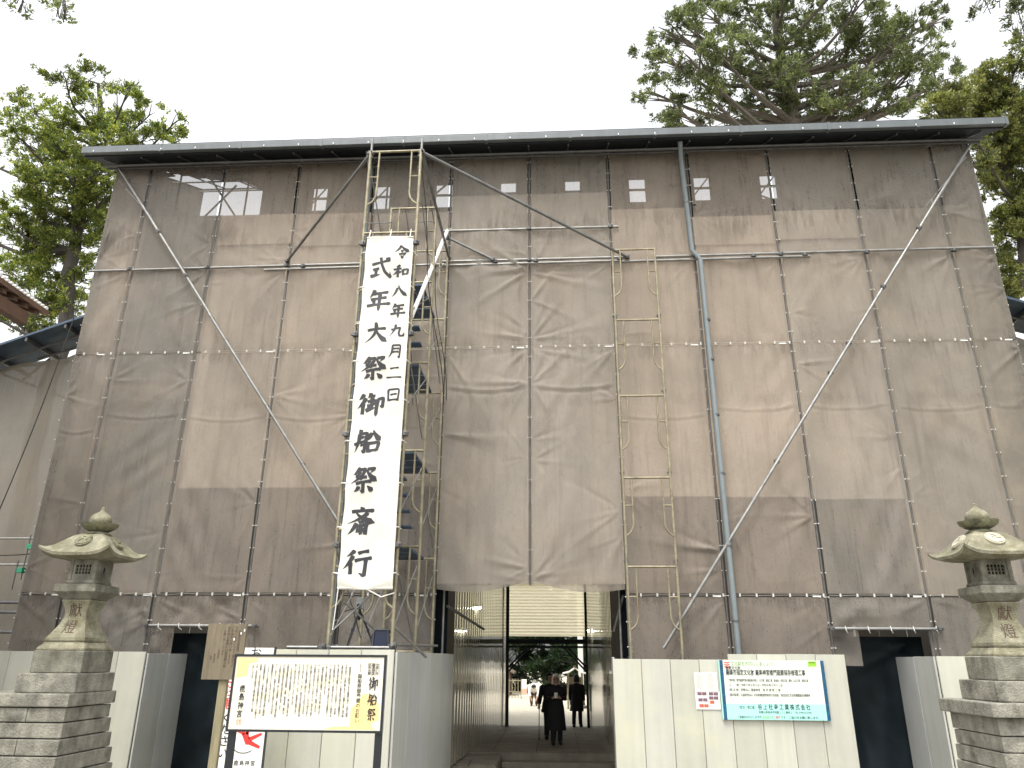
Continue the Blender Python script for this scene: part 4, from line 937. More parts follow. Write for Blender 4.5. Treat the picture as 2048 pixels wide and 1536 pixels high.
for ch, v in (('御', .27), ('船', .50), ('祭', .70)): (xa, zb), (xb, za) = fp(.905, v), fp(.968, v + (.20 if ch == '御' else .165)); brush(face, ch, xa, xb, za, zb, -6.9985, 'ink', wd=11)
for ch, v in (('鹿', .40), ('島', .51), ('神', .63), ('宮', .74)): (xa, zb), (xb, za) = fp(.045, v), fp(.085, v + .10); brush(face, ch, xa, xb, za, zb, -6.9985, 'ink', wd=11)
tx = MB(); 
for k, s_ in enumerate(('鹿島', '神宮')): x, z = fp(.075 - k * .019, .865); put_text(tx, s_, x, -7.0005, z, .026, True, .95, bold=.02)
tx.build('red_seal', 'seal', face)

nb = thing('notice_board', 'old brown wooden notice board with faded ink columns on a square post', 'sign', (-3.17, -6, -.75)); O = Vector((3.17, 6, .75))
MB().box(-3.40, -2.96, -6.02, -5.99, 1.355, 1.935).build('board', 'wood_old', nb, loc=O, bevel=.003)
MB().box(-3.21, -3.12, -5.988, -5.93, -.74, 1.9).build('post', 'wood_post', nb, loc=O, bevel=.004)
tx = MB()
for k, (s_, z, sz) in enumerate([('重要文化財楼門', 1.86, .032), ('令和大改修につき工事中です', 1.905, .033), ('ご不便をお掛け致しますが', 1.905, .033), ('御参拝の皆様には御理解の程', 1.905, .033), ('お願い申し上げます', 1.87, .03), ('令和五年', 1.66, .024), ('鹿島神宮', 1.62, .024), ('宮司', 1.60, .024)]):
    put_text(tx, s_, -3.03 - k * .042, -6.0215, z, sz, True, 1.0)
tx.build('ink_text', 'carved', nb, loc=O)
nl = MB()
for x in (-3.02, -2.985, -3.09): nl.box(x, x + .012, -6.024, -6.02, 1.84 + (x + 3) * .9, 1.865 + (x + 3) * .9)
nl.build('paint_fleck', 'tag_white', nb, loc=O)

sl = thing('slip_warning_sign', 'white standing sign warning of slipping, with red falling figure, behind the framed board', 'sign', (-3.45, -4.5, -.75)); O = Vector((3.45, 4.5, .75))
pn = MB().box(-3.80, -3.16, -4.52, -4.50, .30, 1.70).build('panel', 'board_white', sl, loc=O)
for (a, b, c, d) in ((-3.165, -3.15, .28, 1.71), (-3.815, -3.80, .28, 1.71)): MB().box(a, b, -4.53, -4.48, c, d).build('edge_bar', 'frame_black', sl, loc=O)
for x in (-3.78, -3.19): MB().box(x, x + .02, -4.498, -4.46, -.74, .4).build('leg', 'frame_black', sl, loc=O)
tx = MB(); put_text(tx, 'ください', -3.68, -4.523, .925, .135, True, .98, bold=.012); put_text(tx, 'お足元', -3.40, -4.523, 1.70, .15, True, 1.0, bold=.012); put_text(tx, 'に', -3.66, -4.523, 1.62, .14, True, 1.0, bold=.012); tx.build('black_text', 'ink', pn)
tx = MB(); put_text(tx, 'ご注意', -3.675, -4.523, 1.40, .15, True, 1.0, bold=.014); tx.build('red_text', 'red_print', pn)
tx = MB(); put_text(tx, '鹿島神宮', -3.52, -4.523, .385, .062, False, 1.25, bold=.01); tx.tube([(-3.60, -4.524, .36), (-3.575, -4.524, .375), (-3.56, -4.524, .35), (-3.585, -4.524, .335), (-3.60, -4.524, .36)], .004, 4); tx.build('shrine_name', 'ink', pn)
fg = MB(); 
def blob(cx_, cz, r_, n=18): fg.add([(cx_ + r_ * math.cos(a), -4.524, cz + r_ * math.sin(a)) for a in np.linspace(0, 2 * math.pi, n + 1)[:-1]], [tuple(range(n))])
def limb(p, q, w0, w1):
    p, q = np.array(p), np.array(q); d = (q - p) / np.linalg.norm(q - p); m_ = np.array([-d[1], d[0]])
    fg.add([(a[0], -4.5235, a[1]) for a in (p + m_ * w0, q + m_ * w1, q - m_ * w1, p - m_ * w0)], [(0, 1, 2, 3)])
blob(-3.450, .745, .036); limb((-3.425, .70), (-3.365, .58), .04, .035); limb((-3.375, .60), (-3.215, .535), .028, .016); limb((-3.365, .62), (-3.205, .69), .026, .014); limb((-3.425, .69), (-3.525, .72), .020, .012); limb((-3.395, .68), (-3.345, .80), .020, .010); blob(-3.375, .60, .036)
fg.build('falling_figure', 'red_print', pn)
MB().tube([(-3.42 + .12 * math.cos(a), -4.522, .53 + .06 * math.sin(a)) for a in np.linspace(math.pi * 1.1, math.pi * 1.85, 9)], .005, 4).build('motion_line', 'print_grey', pn)

cs = thing('construction_notice', 'white and aqua construction notice with dark blue edges hung on the fence', 'sign', (4.1, -.95, .66)); O = -Vector(cs.location)
cx0, cx1, cz0, cz1 = 3.235, 4.955, .665, 1.585
pan = MB().box(cx0, cx1, -.965, -.935, cz0, cz1).build('panel', 'sign_white', cs, loc=O)
MB().box(cx0 + .001, cx1 - .001, -.9675, -.9655, cz0 + .001, cz0 + .245).build('aqua_band', 'aqua', pan)
for x in (cx0, cx1 - .05): MB().box(x - .002, x + .052, -.9705, -.936, cz0 - .002, cz1 - .0).build('blue_edge', 'blue_edge', pan)
MB().box(cx0 - .02, cx0 - .003, -.967, -.936, cz0, cz1).build('pale_edge', 'aqua', pan)
def line(s_, x, z, size, m, fit, bold=0, n='text_line'):
    mb = MB(); put_text(mb, s_, x, -.9695, z, size, False, 1.0, bold, fit=fit); return mb.build(n, m, pan, kind='stuff')
line('文化財を大切にしましょう！', 3.42, 1.57, .085, 'pale_green_print', .72, .010); line('重要文化財', 3.325, 1.487, .058, 'ink', .25, .008)
line('鹿嶋市指定文化財 鹿島神宮楼門廻廊保存修理工事', 3.325, 1.435, .098, 'ink', 1.31, .016)
line('（工事内容）楼門廻廊屋根の銅板葺き替え、木工事、塗装工事、錺金具・左官工事、電気・防災工事、仮設工事', 3.33, 1.29, .046, 'ink', 1.32, .010)
line('（工　　期）令和５年６月５日～令和８年５月３１日', 3.33, 1.218, .048, 'ink', .88, .008); line('（発 注 者）宗教法人 鹿島神宮　宮 司 東 俊 二 郎', 3.33, 1.143, .048, 'ink', .84, .008)
line('（設計監理）公益財団法人 文化財建造物保存技術協会、株式会社文化財建築設計事務所', 3.33, 1.065, .048, 'ink', 1.32, .010)
line('（受注・施工者）', 3.47, .875, .05, 'ink', .26, .008); line('谷 上 社 寺 工 業 株 式 会 社', 3.80, .905, .095, 'ink', .85, .016)
line('和歌山県橋本市向副１１１番地１　TEL 0744-43-2700', 3.81, .80, .042, 'ink', .85, .008)
line('ご迷惑をおかけしますが、', 3.45, .725, .045, 'ink', .40, .010); line('安全第一', 3.865, .725, .045, 'green_print', .13, .010); line('で', 4.0, .725, .045, 'ink', .035, .0); line('工事中', 4.04, .725, .045, 'red_print', .105, .010); line('です。ご協力をお願い致します。', 4.15, .725, .045, 'ink', .62, .010)
for k in range(3):
    z = 1.55 - k * .035; MB().add([p for i, a in enumerate(np.linspace(-1, 1, 9)) for p in ((3.355 + .045 * a, -.9695, z + .012 * a * a), (3.355 + .045 * a, -.9695, z + .012 * a * a - .016))], [(2 * i, 2 * i + 2, 2 * i + 3, 2 * i + 1) for i in range(8)]).build('red_bar', 'red_print', pan)
MB().box(4.70, 4.835, -.9695, -.9665, 1.475, 1.575).build('green_patch', 'green_print', pan); mb = MB(); put_text(mb, 'eco', 4.71, -.9705, 1.515, .07, False, 1.0, .03, fit=.13); mb.build('patch_text', 'tag_white', pan)
MB().box(4.71, 4.82, -.9712, -.9700, 1.548, 1.556).build('patch_rule', 'ink', pan)
po = thing('poster', 'two pinned paper sheets, one of print and one of small photographs, beside the construction notice', 'poster', (3.0, -.94, .82)); O = -Vector(po.location)
MB().box(2.80, 3.18, -.934, -.930, 1.10, 1.385).build('print_sheet', 'paper', po, loc=O); MB().box(2.80, 3.20, -.933, -.929, .815, 1.09).build('photo_sheet', 'paper', po, loc=O)
pr = MB()
for k in range(16):
    for c in range(2): pr.box(2.82 + c * .18, 2.82 + c * .18 + rnd.uniform(.10, .155), -.9355, -.9345, 1.36 - k * .0155, 1.364 - k * .0155)
pr.build('print_lines', 'print_grey', po, loc=O, kind='stuff')
for k, (x, z, m) in enumerate([(2.83, 1.03, 'photo_mauve'), (2.91, 1.03, 'photo_mauve'), (3.02, 1.03, 'photo_mauve'), (3.10, 1.03, 'photo_mauve'), (3.02, .965, 'photo_mauve'), (3.10, .965, 'photo_mauve'), (2.84, .935, 'photo_mauve'), (2.92, .935, 'photo_mauve'), (3.03, .90, 'photo_red'), (2.85, .845, 'photo_red'), (2.93, .845, 'photo_red')]):
    MB().box(x, x + .073, -.9365, -.9335, z, z + .05).build('photograph', m, po, loc=O)

# ================================================================ tripod camera and cable reel on the tower's first deck
dk = MB()
for j in range(3): MB().box(-2.70 + j * .29, -2.70 + j * .29 + .27, -3.55, -1.9, 1.62, 1.665).build('plank', 'navy', tower, loc=-TO)
tr = thing('tripod_camera', 'small grey camera box on a black tripod beneath the banner', 'tripod', (-2.42, -3.2, 1.667))
MB().box(-.055, .055, -.05, .06, .60, .70).box(-.035, .035, -.075, -.05, .615, .675).build('camera_body', 'camera_grey', tr, bevel=.012)
MB().tube([(0, -.075, .64), (0, -.095, .64)], .028, 12).build('lens', 'hole', tr); MB().box(-.05, .05, -.03, .04, .70, .76).build('shade', 'camera_grey', tr, bevel=.006)
MB().tube([(0, 0, .44), (0, 0, .60)], .018, 8).build('head', 'black_cable', tr)
for a in (.4, 2.5, 4.4):
    lg = MB().tube([(0, 0, .58), (.14 * math.cos(a), .14 * math.sin(a), .30), (.27 * math.cos(a), .27 * math.sin(a), 0)], [.016, .014, .009], 8).build('leg', 'black_cable', tr); MB().lathe([(.02, -.02), (.02, .02)], (.14 * math.cos(a), .14 * math.sin(a), .30), 8).build('leg_lock', 'reel_blue', lg)
MB().tube([(0, 0, .62), (-.10, -.02, .60), (-.22, -.03, .56)], .008, 6).build('pan_handle', 'black_cable', tr)
cr = thing('cable_reel', 'dark blue cable reel standing beside the tripod', 'cable reel', (-2.02, -3.35, 1.667))
for y in (-.10, .10): MB().tube([(0, y - .008, .165), (0, y + .008, .165)], .15, 24).build('flange', 'reel_blue', cr)
MB().tube([(0, -.09, .165), (0, .09, .165)], .10, 20).build('cable', 'black_cable', cr); MB().tube([(-.12, -.12, .0), (-.10, -.12, .30), (.10, -.12, .30), (.12, -.12, 0)], .010, 6).build('stand', 'steel_dark', cr); MB().tube([(-.12, .12, .0), (-.10, .12, .30), (.10, .12, .30), (.12, .12, 0)], .010, 6).build('stand', 'steel_dark', cr)
MB().box(-.05, .06, -.12, .12, .30, .325).build('handle', 'steel_dark', cr)

# ================================================================ people
def skin_body(name, J, E, parent, m, levels=1, root=0):
    me = bpy.data.meshes.new('tmp'); names = list(J); me.from_pydata([J[k][0] for k in names], [(names.index(a), names.index(b)) for a, b in E], []); me.update()
    o = bpy.data.objects.new('tmp', me); COL.objects.link(o)
    md = o.modifiers.new('s', 'SKIN'); md.use_smooth_shade = True
    for i, k in enumerate(names):
        r = J[k][1]; r = r if isinstance(r, tuple) else (r, r); me.skin_vertices[0].data[i].radius = r
        me.skin_vertices[0].data[i].use_root = (i == root)
    ss = o.modifiers.new('u', 'SUBSURF'); ss.levels = levels; ss.render_levels = levels
    dg = bpy.context.evaluated_depsgraph_get(); r = bpy.data.meshes.new_from_object(o.evaluated_get(dg))
    bpy.data.objects.remove(o); r.polygons.foreach_set('use_smooth', [True] * len(r.polygons)); r.name = name
    return obj(name, r, m, parent)
def loft(mb, rings, n=28, fold=0, ph=0):
    v = []; f = []
    for (cx, cy, z, rx, ry) in rings:
        for k in range(n):
            a = 2 * math.pi * k / n; q = 1 + fold * math.sin(7 * a + ph + z * 2) * max(0, (1.0 - z))
            v.append((cx + rx * q * math.cos(a), cy + ry * q * math.sin(a), z))
    for i in range(len(rings) - 1):
        for k in range(n): f.append((i * n + k, (i + 1) * n + k, (i + 1) * n + (k + 1) % n, i * n + (k + 1) % n))
    f += [tuple(range(n)), tuple((len(rings) - 1) * n + k for k in range(n))[::-1]]
    mb.add(v, f)
def person(label, loc, rot, hgt, hair, arms, hem=.40, step=.0, coat='coat_black', legs='coat_black', long_hair=True, wide=1.0):
    t = thing('person', label, 'person', loc); t.rotation_euler = (0, 0, rot); s = hgt / 1.62; t.scale = (s * wide, s * wide, s)
    J = {'pelvis': ((0, 0, .88), (.13, .10)), 'waist': ((0, 0, 1.03), (.125, .095)), 'chest': ((0, 0, 1.20), (.14, .10)), 'nb': ((0, .01, 1.345), .055), 'neck': ((0, 0, 1.41), .047), 'jaw': ((0, -.022, 1.465), (.060, .070)), 'head': ((0, -.006, 1.53), (.077, .092)), 'crown': ((0, .0, 1.585), (.06, .07))}
    E = [('pelvis', 'waist'), ('waist', 'chest'), ('chest', 'nb'), ('nb', 'neck'), ('neck', 'jaw'), ('jaw', 'head'), ('head', 'crown')]
    for sd, sx in (('l', -1), ('r', 1)):
        a = arms[0 if sx < 0 else 1]
        sh = (sx * .165, .0, 1.30); J['sh' + sd] = (sh, .058); J['el' + sd] = (a[0], .042); J['wr' + sd] = (a[1], .027); J['pa' + sd] = (a[2], (.036, .018))
        E += [('chest', 'sh' + sd), ('sh' + sd, 'el' + sd), ('el' + sd, 'wr' + sd), ('wr' + sd, 'pa' + sd)]
        d = (Vector(a[2]) - Vector(a[1])).normalized(); side = Vector((0, 0, 1)) if abs(d.z) < .7 else Vector((1, 0, 0)) ; side = (side - d * side.dot(d)).normalized(); cur = d.cross(side) * (1 if sx < 0 else -1)
        for k in range(4):
            p = Vector(a[2]) + d * .03 + side * (.026 - .0175 * k); L = (.062, .07, .066, .05)[k]
            q = p + d * L * .55 + cur * .006; q2 = q + d * L * .4 + cur * .024
            for nm, pp, r in (('a', p, .009), ('b', q, .0085), ('c', q2, .0072)): J[f'f{sd}{k}{nm}'] = (tuple(pp), r)
            E += [('pa' + sd, f'f{sd}{k}a'), (f'f{sd}{k}a', f'f{sd}{k}b'), (f'f{sd}{k}b', f'f{sd}{k}c')]
        p = Vector(a[1]).lerp(Vector(a[2]), .6) + side * .032; q = p + d * .03 + side * .018 + cur * .012
        J['t1' + sd] = (tuple(p), .011); J['t2' + sd] = (tuple(q), .008); E += [('pa' + sd, 't1' + sd), ('t1' + sd, 't2' + sd)]
        y = step * sx
        J['hip' + sd] = ((sx * .085, 0, .84), .085); J['kn' + sd] = ((sx * .088, y * .5 - .015, .47), .058); J['ca' + sd] = ((sx * .088, y * .8 + .02, .30), .052); J['an' + sd] = ((sx * .09, y + .02, .085), .036); J['he' + sd] = ((sx * .09, y + .03, .04), .036); J['to' + sd] = ((sx * .10, y - .12, .032), (.040, .028))
        E += [('pelvis', 'hip' + sd), ('hip' + sd, 'kn' + sd), ('kn' + sd, 'ca' + sd), ('ca' + sd, 'an' + sd), ('an' + sd, 'he' + sd), ('he' + sd, 'to' + sd)]
    body = skin_body('body', J, E, t, 'skin')
    # face: nose, eyes, mouth, ears
    fc = MB(); fc.add([(0, -.118, 1.475), (-.014, -.092, 1.478), (.014, -.092, 1.478), (0, -.092, 1.525), (0, -.095, 1.468)], [(0, 1, 3), (0, 3, 2), (0, 2, 4), (0, 4, 1)])
    fc.build('nose', 'skin', t)
    for sx in (-1, 1):
        MB().lathe([(.004, -.008), (.014, 0), (.004, .008)], (sx * .031, -.088, 1.520), 8).build('eye', 'hair_black', t); MB().lathe([(.006, -.03), (.018, 0), (.008, .03)], (sx * .082, .0, 1.51), 8).build('ear', 'skin', t)
    MB().box(-.022, .022, -.094, -.084, 1.446, 1.453).build('mouth', 'trouser_brown', t)
    # hair
    hb = MB(); n = 20; bot = 1.395 if long_hair else 1.50
    rings = [(1.655, .02, .02), (1.645, .055, .06), (1.615, .084, .095), (1.57, .098, .108), (1.52, .104, .108), (1.46, .110, .102), (bot, .112, .096)]
    vv = []; ff = []
    for z, rx, ry in rings:
        for k in range(n + 1):
            a = rad(-48 + 276 * k / n) if z < 1.60 else rad(-90 + 360 * k / n)   # open at the face (towards -y)
            vv.append((rx * math.cos(a), .012 + ry * math.sin(a), z + rnd.uniform(-.006, .006)))
    for i in range(len(rings) - 1):
        for k in range(n): ff.append((i * (n + 1) + k, (i + 1) * (n + 1) + k, (i + 1) * (n + 1) + k + 1, i * (n + 1) + k + 1))
    hb.add(vv, ff); hb.build('hair', hair, t, smooth=True)
    # clothing
    c = MB(); loft(c, [(0, .0, 1.375, .062, .058), (0, 0, 1.35, .10, .075), (0, 0, 1.315, .185, .10), (0, 0, 1.24, .20, .125), (0, 0, 1.10, .178, .125), (0, 0, 1.0, .17, .12), (0, 0, .85, .20, .145), (0, 0, .65, .215, .155), (0, step * .2, hem, .235, .17)], fold=.10, ph=loc[0] * 5)
    for sd in (0, 1):
        a = arms[sd]; sx = -1 if sd == 0 else 1; w3 = Vector(a[0]).lerp(Vector(a[1]), .96)
        c.tube([(sx * .15, 0, 1.315), (sx * .19, 0, 1.27), tuple(Vector((sx * .19, 0, 1.27)).lerp(Vector(a[0]), .55)), a[0], tuple(Vector(a[0]).lerp(w3, .5)), tuple(w3)], [.06, .076, .066, .058, .052, .047], 14)
    c.build('coat', coat, t, smooth=True)
    lg = MB()
    for sx in (-1, 1):
        y = step * sx; lg.tube([(sx * .085, 0, .80), (sx * .088, y * .5 - .015, .47), (sx * .088, y * .8 + .02, .28), (sx * .09, y + .02, .09)], [.10, .072, .066, .062] if legs != 'skin_tights' else [.09, .062, .056, .042], 12)
        lg.tube([(sx * .09, y + .065, .04), (sx * .09, y + .02, .055), (sx * .098, y - .09, .042), (sx * .10, y - .145, .028)], [.034, .05, .046, .022], 10)
    lg.build('trousers', 'coat_black', t, smooth=True)
    return t
down = lambda sx, fy=0: ((sx * .225, .02 + fy * .4, 1.04), (sx * .235, -.03 + fy, .82), (sx * .235, -.05 + fy, .755))
hold = lambda sx: ((sx * .225, .03, 1.055), (sx * .10, -.20, 1.08), (sx * .045, -.255, 1.10))
wm = person('white-haired person in a long black coat looking at a phone in both hands', (.46, 5.6, -.4), 0.05, 1.60, 'hair_white', (hold(-1), hold(1)), hem=.33, step=.05)
gl = MB()
for sx in (-1, 1): gl.tube([(sx * .032 + .022 * math.cos(a), -.104, 1.519 + .017 * math.sin(a)) for a in np.linspace(0, 2 * math.pi, 14)], .0025, 4, False)
gl.tube([(-.01, -.104, 1.521), (.01, -.104, 1.521)], .002, 4); gl.build('glasses', 'hair_black', wm)
ph = MB().box(-.042, .042, -.006, .006, -.075, .075).build('phone', 'paper', bevel=.004); ph.location = (.46, 5.315, -.4 + 1.135); ph.rotation_euler = (rad(-38), 0, .05); tag(ph, 'pale phone held by the white-haired person', 'phone')
person('tall person in black walking close behind the white-haired person, with a cane', (.30, 7.0, -.4), 0.0, 1.60, 'hair_black', (((-.24, .02, 1.05), (-.27, -.10, .86), (-.275, -.14, .80)), down(1)), hem=.72, step=.10, long_hair=False, wide=1.1)
cn = thing('cane', 'thin dark walking cane in the hand of the tall person in black', 'cane', (.0, 6.82, -.4))
MB().tube([(0, 0, 0), (.01, .0, .86), (.01, .02, .90), (.0, .07, .915), (-.01, .11, .89)], .011, 8).build('stick', 'wood_eave', cn); MB().tube([(0, 0, 0), (0, 0, .04)], .016, 8).build('ferrule', 'black_cable', cn)
person('person in a knee-length black coat and dark stockings at the sunlit end of the passage', (1.10, 10.6, -.4), 2.9, 1.50, 'hair_black', (down(-1, .03), down(1, -.03)), hem=.50, step=.10, wide=1.02)
# a person stooping far out on the gravel
t = thing('person', 'person in a white top stooping over the bright gravel beyond the passage', 'person', (-.54, 21.2, -.4))
J = {'pelvis': ((0, .10, .58), (.13, .11)), 'waist': ((0, 0, .68), .12), 'chest': ((0, -.16, .76), (.14, .11)), 'nb': ((0, -.28, .79), .055), 'neck': ((0, -.33, .79), .046), 'head': ((0, -.42, .78), (.08, .09)), 'face': ((0, -.48, .73), .055)}
E = [('pelvis', 'waist'), ('waist', 'chest'), ('chest', 'nb'), ('nb', 'neck'), ('neck', 'head'), ('head', 'face')]
for sd, sx in (('l', -1), ('r', 1)):
    J.update({'sh' + sd: ((sx * .16, -.20, .76), .055), 'el' + sd: ((sx * .2, -.28, .52), .042), 'wr' + sd: ((sx * .13, -.42, .34), .028), 'ha' + sd: ((sx * .10, -.47, .27), .03), 'fi' + sd: ((sx * .09, -.50, .21), .016), 'th' + sd: ((sx * .06, -.47, .23), .012), 'hip' + sd: ((sx * .09, .10, .54), .09), 'kn' + sd: ((sx * .12, -.16, .36), .065), 'an' + sd: ((sx * .11, .06, .07), .04), 'to' + sd: ((sx * .12, -.10, .035), .04)})
    E += [('chest', 'sh' + sd), ('sh' + sd, 'el' + sd), ('el' + sd, 'wr' + sd), ('wr' + sd, 'ha' + sd), ('ha' + sd, 'fi' + sd), ('ha' + sd, 'th' + sd), ('pelvis', 'hip' + sd), ('hip' + sd, 'kn' + sd), ('kn' + sd, 'an' + sd), ('an' + sd, 'to' + sd)]
skin_body('body', J, E, t, 'skin')
c = MB(); c.tube([(0, .14, .56), (0, .02, .70), (0, -.14, .79), (0, -.25, .81)], [.16, .175, .18, .10], 16)
for sx in (-1, 1): c.tube([(sx * .14, -.20, .78), (sx * .19, -.25, .64), (sx * .2, -.28, .52), (sx * .15, -.38, .40)], [.08, .072, .062, .05], 10)
c.build('white_top', 'cloth_white', t, smooth=True)
lg = MB()
for sx in (-1, 1): lg.tube([(sx * .09, .12, .56), (sx * .12, -.16, .37), (sx * .115, -.04, .2), (sx * .11, .06, .09)], [.115, .08, .07, .06], 10); lg.tube([(sx * .11, .09, .05), (sx * .12, -.13, .035)], [.05, .04], 8)
lg.build('trousers', 'trouser_brown', t, smooth=True)
MB().lathe([(.10, -.02), (.11, .02), (.09, .08), (.04, .115), (.01, .12)], (0, -.42, .79), 14).build('hair', 'hair_black', t, smooth=True)

# ================================================================ neighbours: lower corridor scaffolds, hall eave
def corridor(sg, label):
    t = thing('corridor_scaffold', label, 'scaffolding', (sg * -11.8, 1.75, -.75)); O = -Vector(t.location)
    zr = lambda x: 8.5 + .37 * (x + 12.7)           # x on the left-hand side
    mb = MB(); x0, x1 = -16.0, -10.12
    v = []
    for y in (1.0, 2.15):
        for x in (x0, x1): v += [(sg * x, y, zr(x)), (sg * x, y, zr(x) + .06)]
    mb.add(v, [(0, 2, 6, 4), (1, 5, 7, 3), (0, 1, 3, 2), (4, 6, 7, 5), (0, 4, 5, 1), (2, 3, 7, 6)])
    rf_ = mb.build('roof', 'navy', t, loc=O)
    for k in range(7): x = x0 + .3 + k * .9; MB().box(min(sg * x, sg * (x + .05)), max(sg * x, sg * (x + .05)), 1.02, 2.6, zr(x) - .10, zr(x) - .005).build('rafter', 'steel_dark', rf_)
    MB().tube([(sg * x0, 1.5, zr(x0) - .12), (sg * x1, 1.5, zr(x1) - .12)], .03, 8).build('purlin_tube', 'steel_dark', rf_)
    xs_ = np.linspace(-13.15, -10.06, 3)
    for a, b in zip(xs_[:-1], xs_[1:]):
        nx, nz = 14, 60; vv = []
        for j in range(nz + 1):
            for i in range(nx + 1):
                u = i / nx; x = a + (b - a) * u; zt = zr(x) - .16 - .30 * max(0, min(1, (x + 12.8) / 1.2)); z = -.74 + (zt + .74) * j / nz
                vv.append((sg * x, 1.75 - .03 * math.sin(math.pi * u) - .012 * math.sin(2.3 * z + 4 * x), z))
        o = MB().add(vv, [(j * (nx + 1) + i, j * (nx + 1) + i + 1, (j + 1) * (nx + 1) + i + 1, (j + 1) * (nx + 1) + i) for j in range(nz) for i in range(nx)]).build('mesh_sheet', 'side_sheet', t, smooth=True, loc=O)
    MB().tube([(sg * -13.2, 1.72, -.74), (sg * -13.2, 1.72, zr(-13.2) + .1)], .03, 8).build('upright_tube', 'steel', t, loc=O)
    for (xa, za, xb, zb) in ((-13.1, 8.1, -11.2, 7.4), (-12.6, 7.9, -12.0, 8.5), (-12.9, 8.3, -10.4, 8.5), (-12.3, 8.5, -11.0, 8.9)): MB().tube([(sg * xa, 1.85, za), (sg * xb, 1.85, zb)], .03, 8).build('brace_tube', 'steel_dark', t, loc=O)
    for z in (3.98, 3.42): MB().tube([(sg * -14.5, 1.2, z), (sg * -10.15, 1.2, z)], .0243, 8).build('rail_tube', 'steel', t, loc=O)
    for z in (2.65, 2.45, 2.05): MB().tube([(sg * -14.5, 1.3, z + .03), (sg * -10.15, 1.3, z - .02)], .035, 8).build('shelf_tube', 'steel_dark', t, loc=O)
    for (x, z) in ((-10.95, 3.80), (-11.05, 3.30)): MB().box(min(sg * x, sg * (x + .12)), max(sg * x, sg * (x + .12)), 1.12, 1.24, z - .06, z + .05).build('green_coupler', 'clamp_green', t, loc=O, bevel=.01)
    for (x, z0, z1) in ((-10.95, 3.1, 4.05), (-11.1, 2.9, 3.5)): MB().tube([(sg * x, 1.18, z0), (sg * x, 1.18, z1)], .012, 6).build('drop_rod', 'steel_dark', t, loc=O)
    pts = [(sg * (-13 + 2.75 * u), 1.25, 3.72 - .10 * math.sin(math.pi * u)) for u in np.linspace(0, 1, 10)]; MB().tube(pts, .012, 6).build('slack_cable', 'black_cable', t, loc=O)
corridor(1, 'lower mesh-wrapped corridor scaffold with sloping navy roof beside the hall eave')
corridor(-1, 'lower mesh-wrapped corridor scaffold with sloping navy roof behind the pale-crested lantern')
tag(MB().tube([(-10.0 - .04 * k - .0022 * k * k, -.25, 9.3 - .46 * k) for k in range(21)], .011, 5).build('overhead_cable', 'black_cable'), 'thin black cable hanging down past the left corridor scaffold', 'cable')

hall = thing('shrine_hall', 'corner of a timber hall with a brown eave edged in pale round tile ends', 'building', (-11.5, -4, -.75)); O = -Vector(hall.location)
er = MB().add([(-9.5, -9, 8.02), (-9.5, -1.75, 7.90), (-13.5, -1.75, 9.3), (-13.5, -9, 9.4), (-9.5, -9, 8.12), (-9.5, -1.75, 8.00), (-13.5, -1.75, 9.4), (-13.5, -9, 9.5)], [(0, 1, 2, 3), (7, 6, 5, 4), (0, 4, 5, 1), (1, 5, 6, 2), (2, 6, 7, 3), (3, 7, 4, 0)]).build('roof', 'wood_eave', hall, loc=O)
te = MB().tube([(-.06, 0, 0), (.02, 0, 0)], .034, 12).build('tile_end', 'tag_white', er, loc=(-9.5, -1.85, 8.03))
for k in range(1, 40): share(te, er, (-9.5, -1.85 - k * .10, 8.03 + k * .0016))
for k in range(14):
    y = -2.0 - k * .30; MB().add([(-9.58, y, 7.84), (-9.58, y + .09, 7.84), (-12.6, y + .09, 8.86), (-12.6, y, 8.86), (-9.58, y, 7.93), (-9.58, y + .09, 7.93), (-12.6, y + .09, 8.96), (-12.6, y, 8.96)], [(0, 1, 2, 3), (4, 7, 6, 5), (0, 4, 5, 1), (1, 5, 6, 2), (0, 3, 7, 4)]).build('rafter', 'wood_eave', er)
MB().box(-9.8, -9.62, -9, -2.1, 7.55, 7.80).build('eave_beam', 'wood_eave', hall, loc=O, bevel=.01)
for y in (-2.4, -5.5, -8.6): MB().box(-12.0, -11.75, y, y + .25, -.74, 8.6).build('post', 'wood_eave', hall, loc=O, bevel=.01)
MB().box(-12.6, -12.2, -8.8, -2.0, -.74, 8.4).build('wall', 'wood_old', hall, loc=O)

# ================================================================ far side of the courtyard, seen down the passage
pt = thing('white_pillar', 'tall white square pillar standing out on the gravel beyond the passage', 'pillar', (1.53, 20, -.4))
MB().square([(.17, 0), (.17, .12), (.11, .14), (.11, 4.6), (.13, 4.62), (.13, 4.75)]).build('shaft', 'tag_white', pt, bevel=.008); MB().square([(.24, -.01), (.24, .10)]).build('foot', 'stone_base', pt, bevel=.01)
rl = thing('roofed_stand', 'small stand under a pale gabled roof beside the white pillar', 'stand', (1.25, 19.3, -.4))
for sx in (-1, 1):
    MB().add([(0, -.35, 1.58), (sx * .25, -.35, 1.42), (sx * .52, -.35, 1.36), (sx * .52, .35, 1.36), (sx * .25, .35, 1.42), (0, .35, 1.58), (0, -.35, 1.64), (sx * .25, -.35, 1.48), (sx * .52, -.35, 1.42), (sx * .52, .35, 1.42), (sx * .25, .35, 1.48), (0, .35, 1.64)], [(0, 1, 4, 5), (1, 2, 3, 4), (6, 11, 10, 7), (7, 10, 9, 8), (0, 6, 7, 1), (1, 7, 8, 2), (2, 8, 9, 3), (3, 9, 10, 4), (4, 10, 11, 5)]).build('roof_slope', 'paper', rl)
    MB().box(sx * .3 - .04, sx * .3 + .04, -.05, .05, 0, 1.42).build('post', 'wood_post', rl)
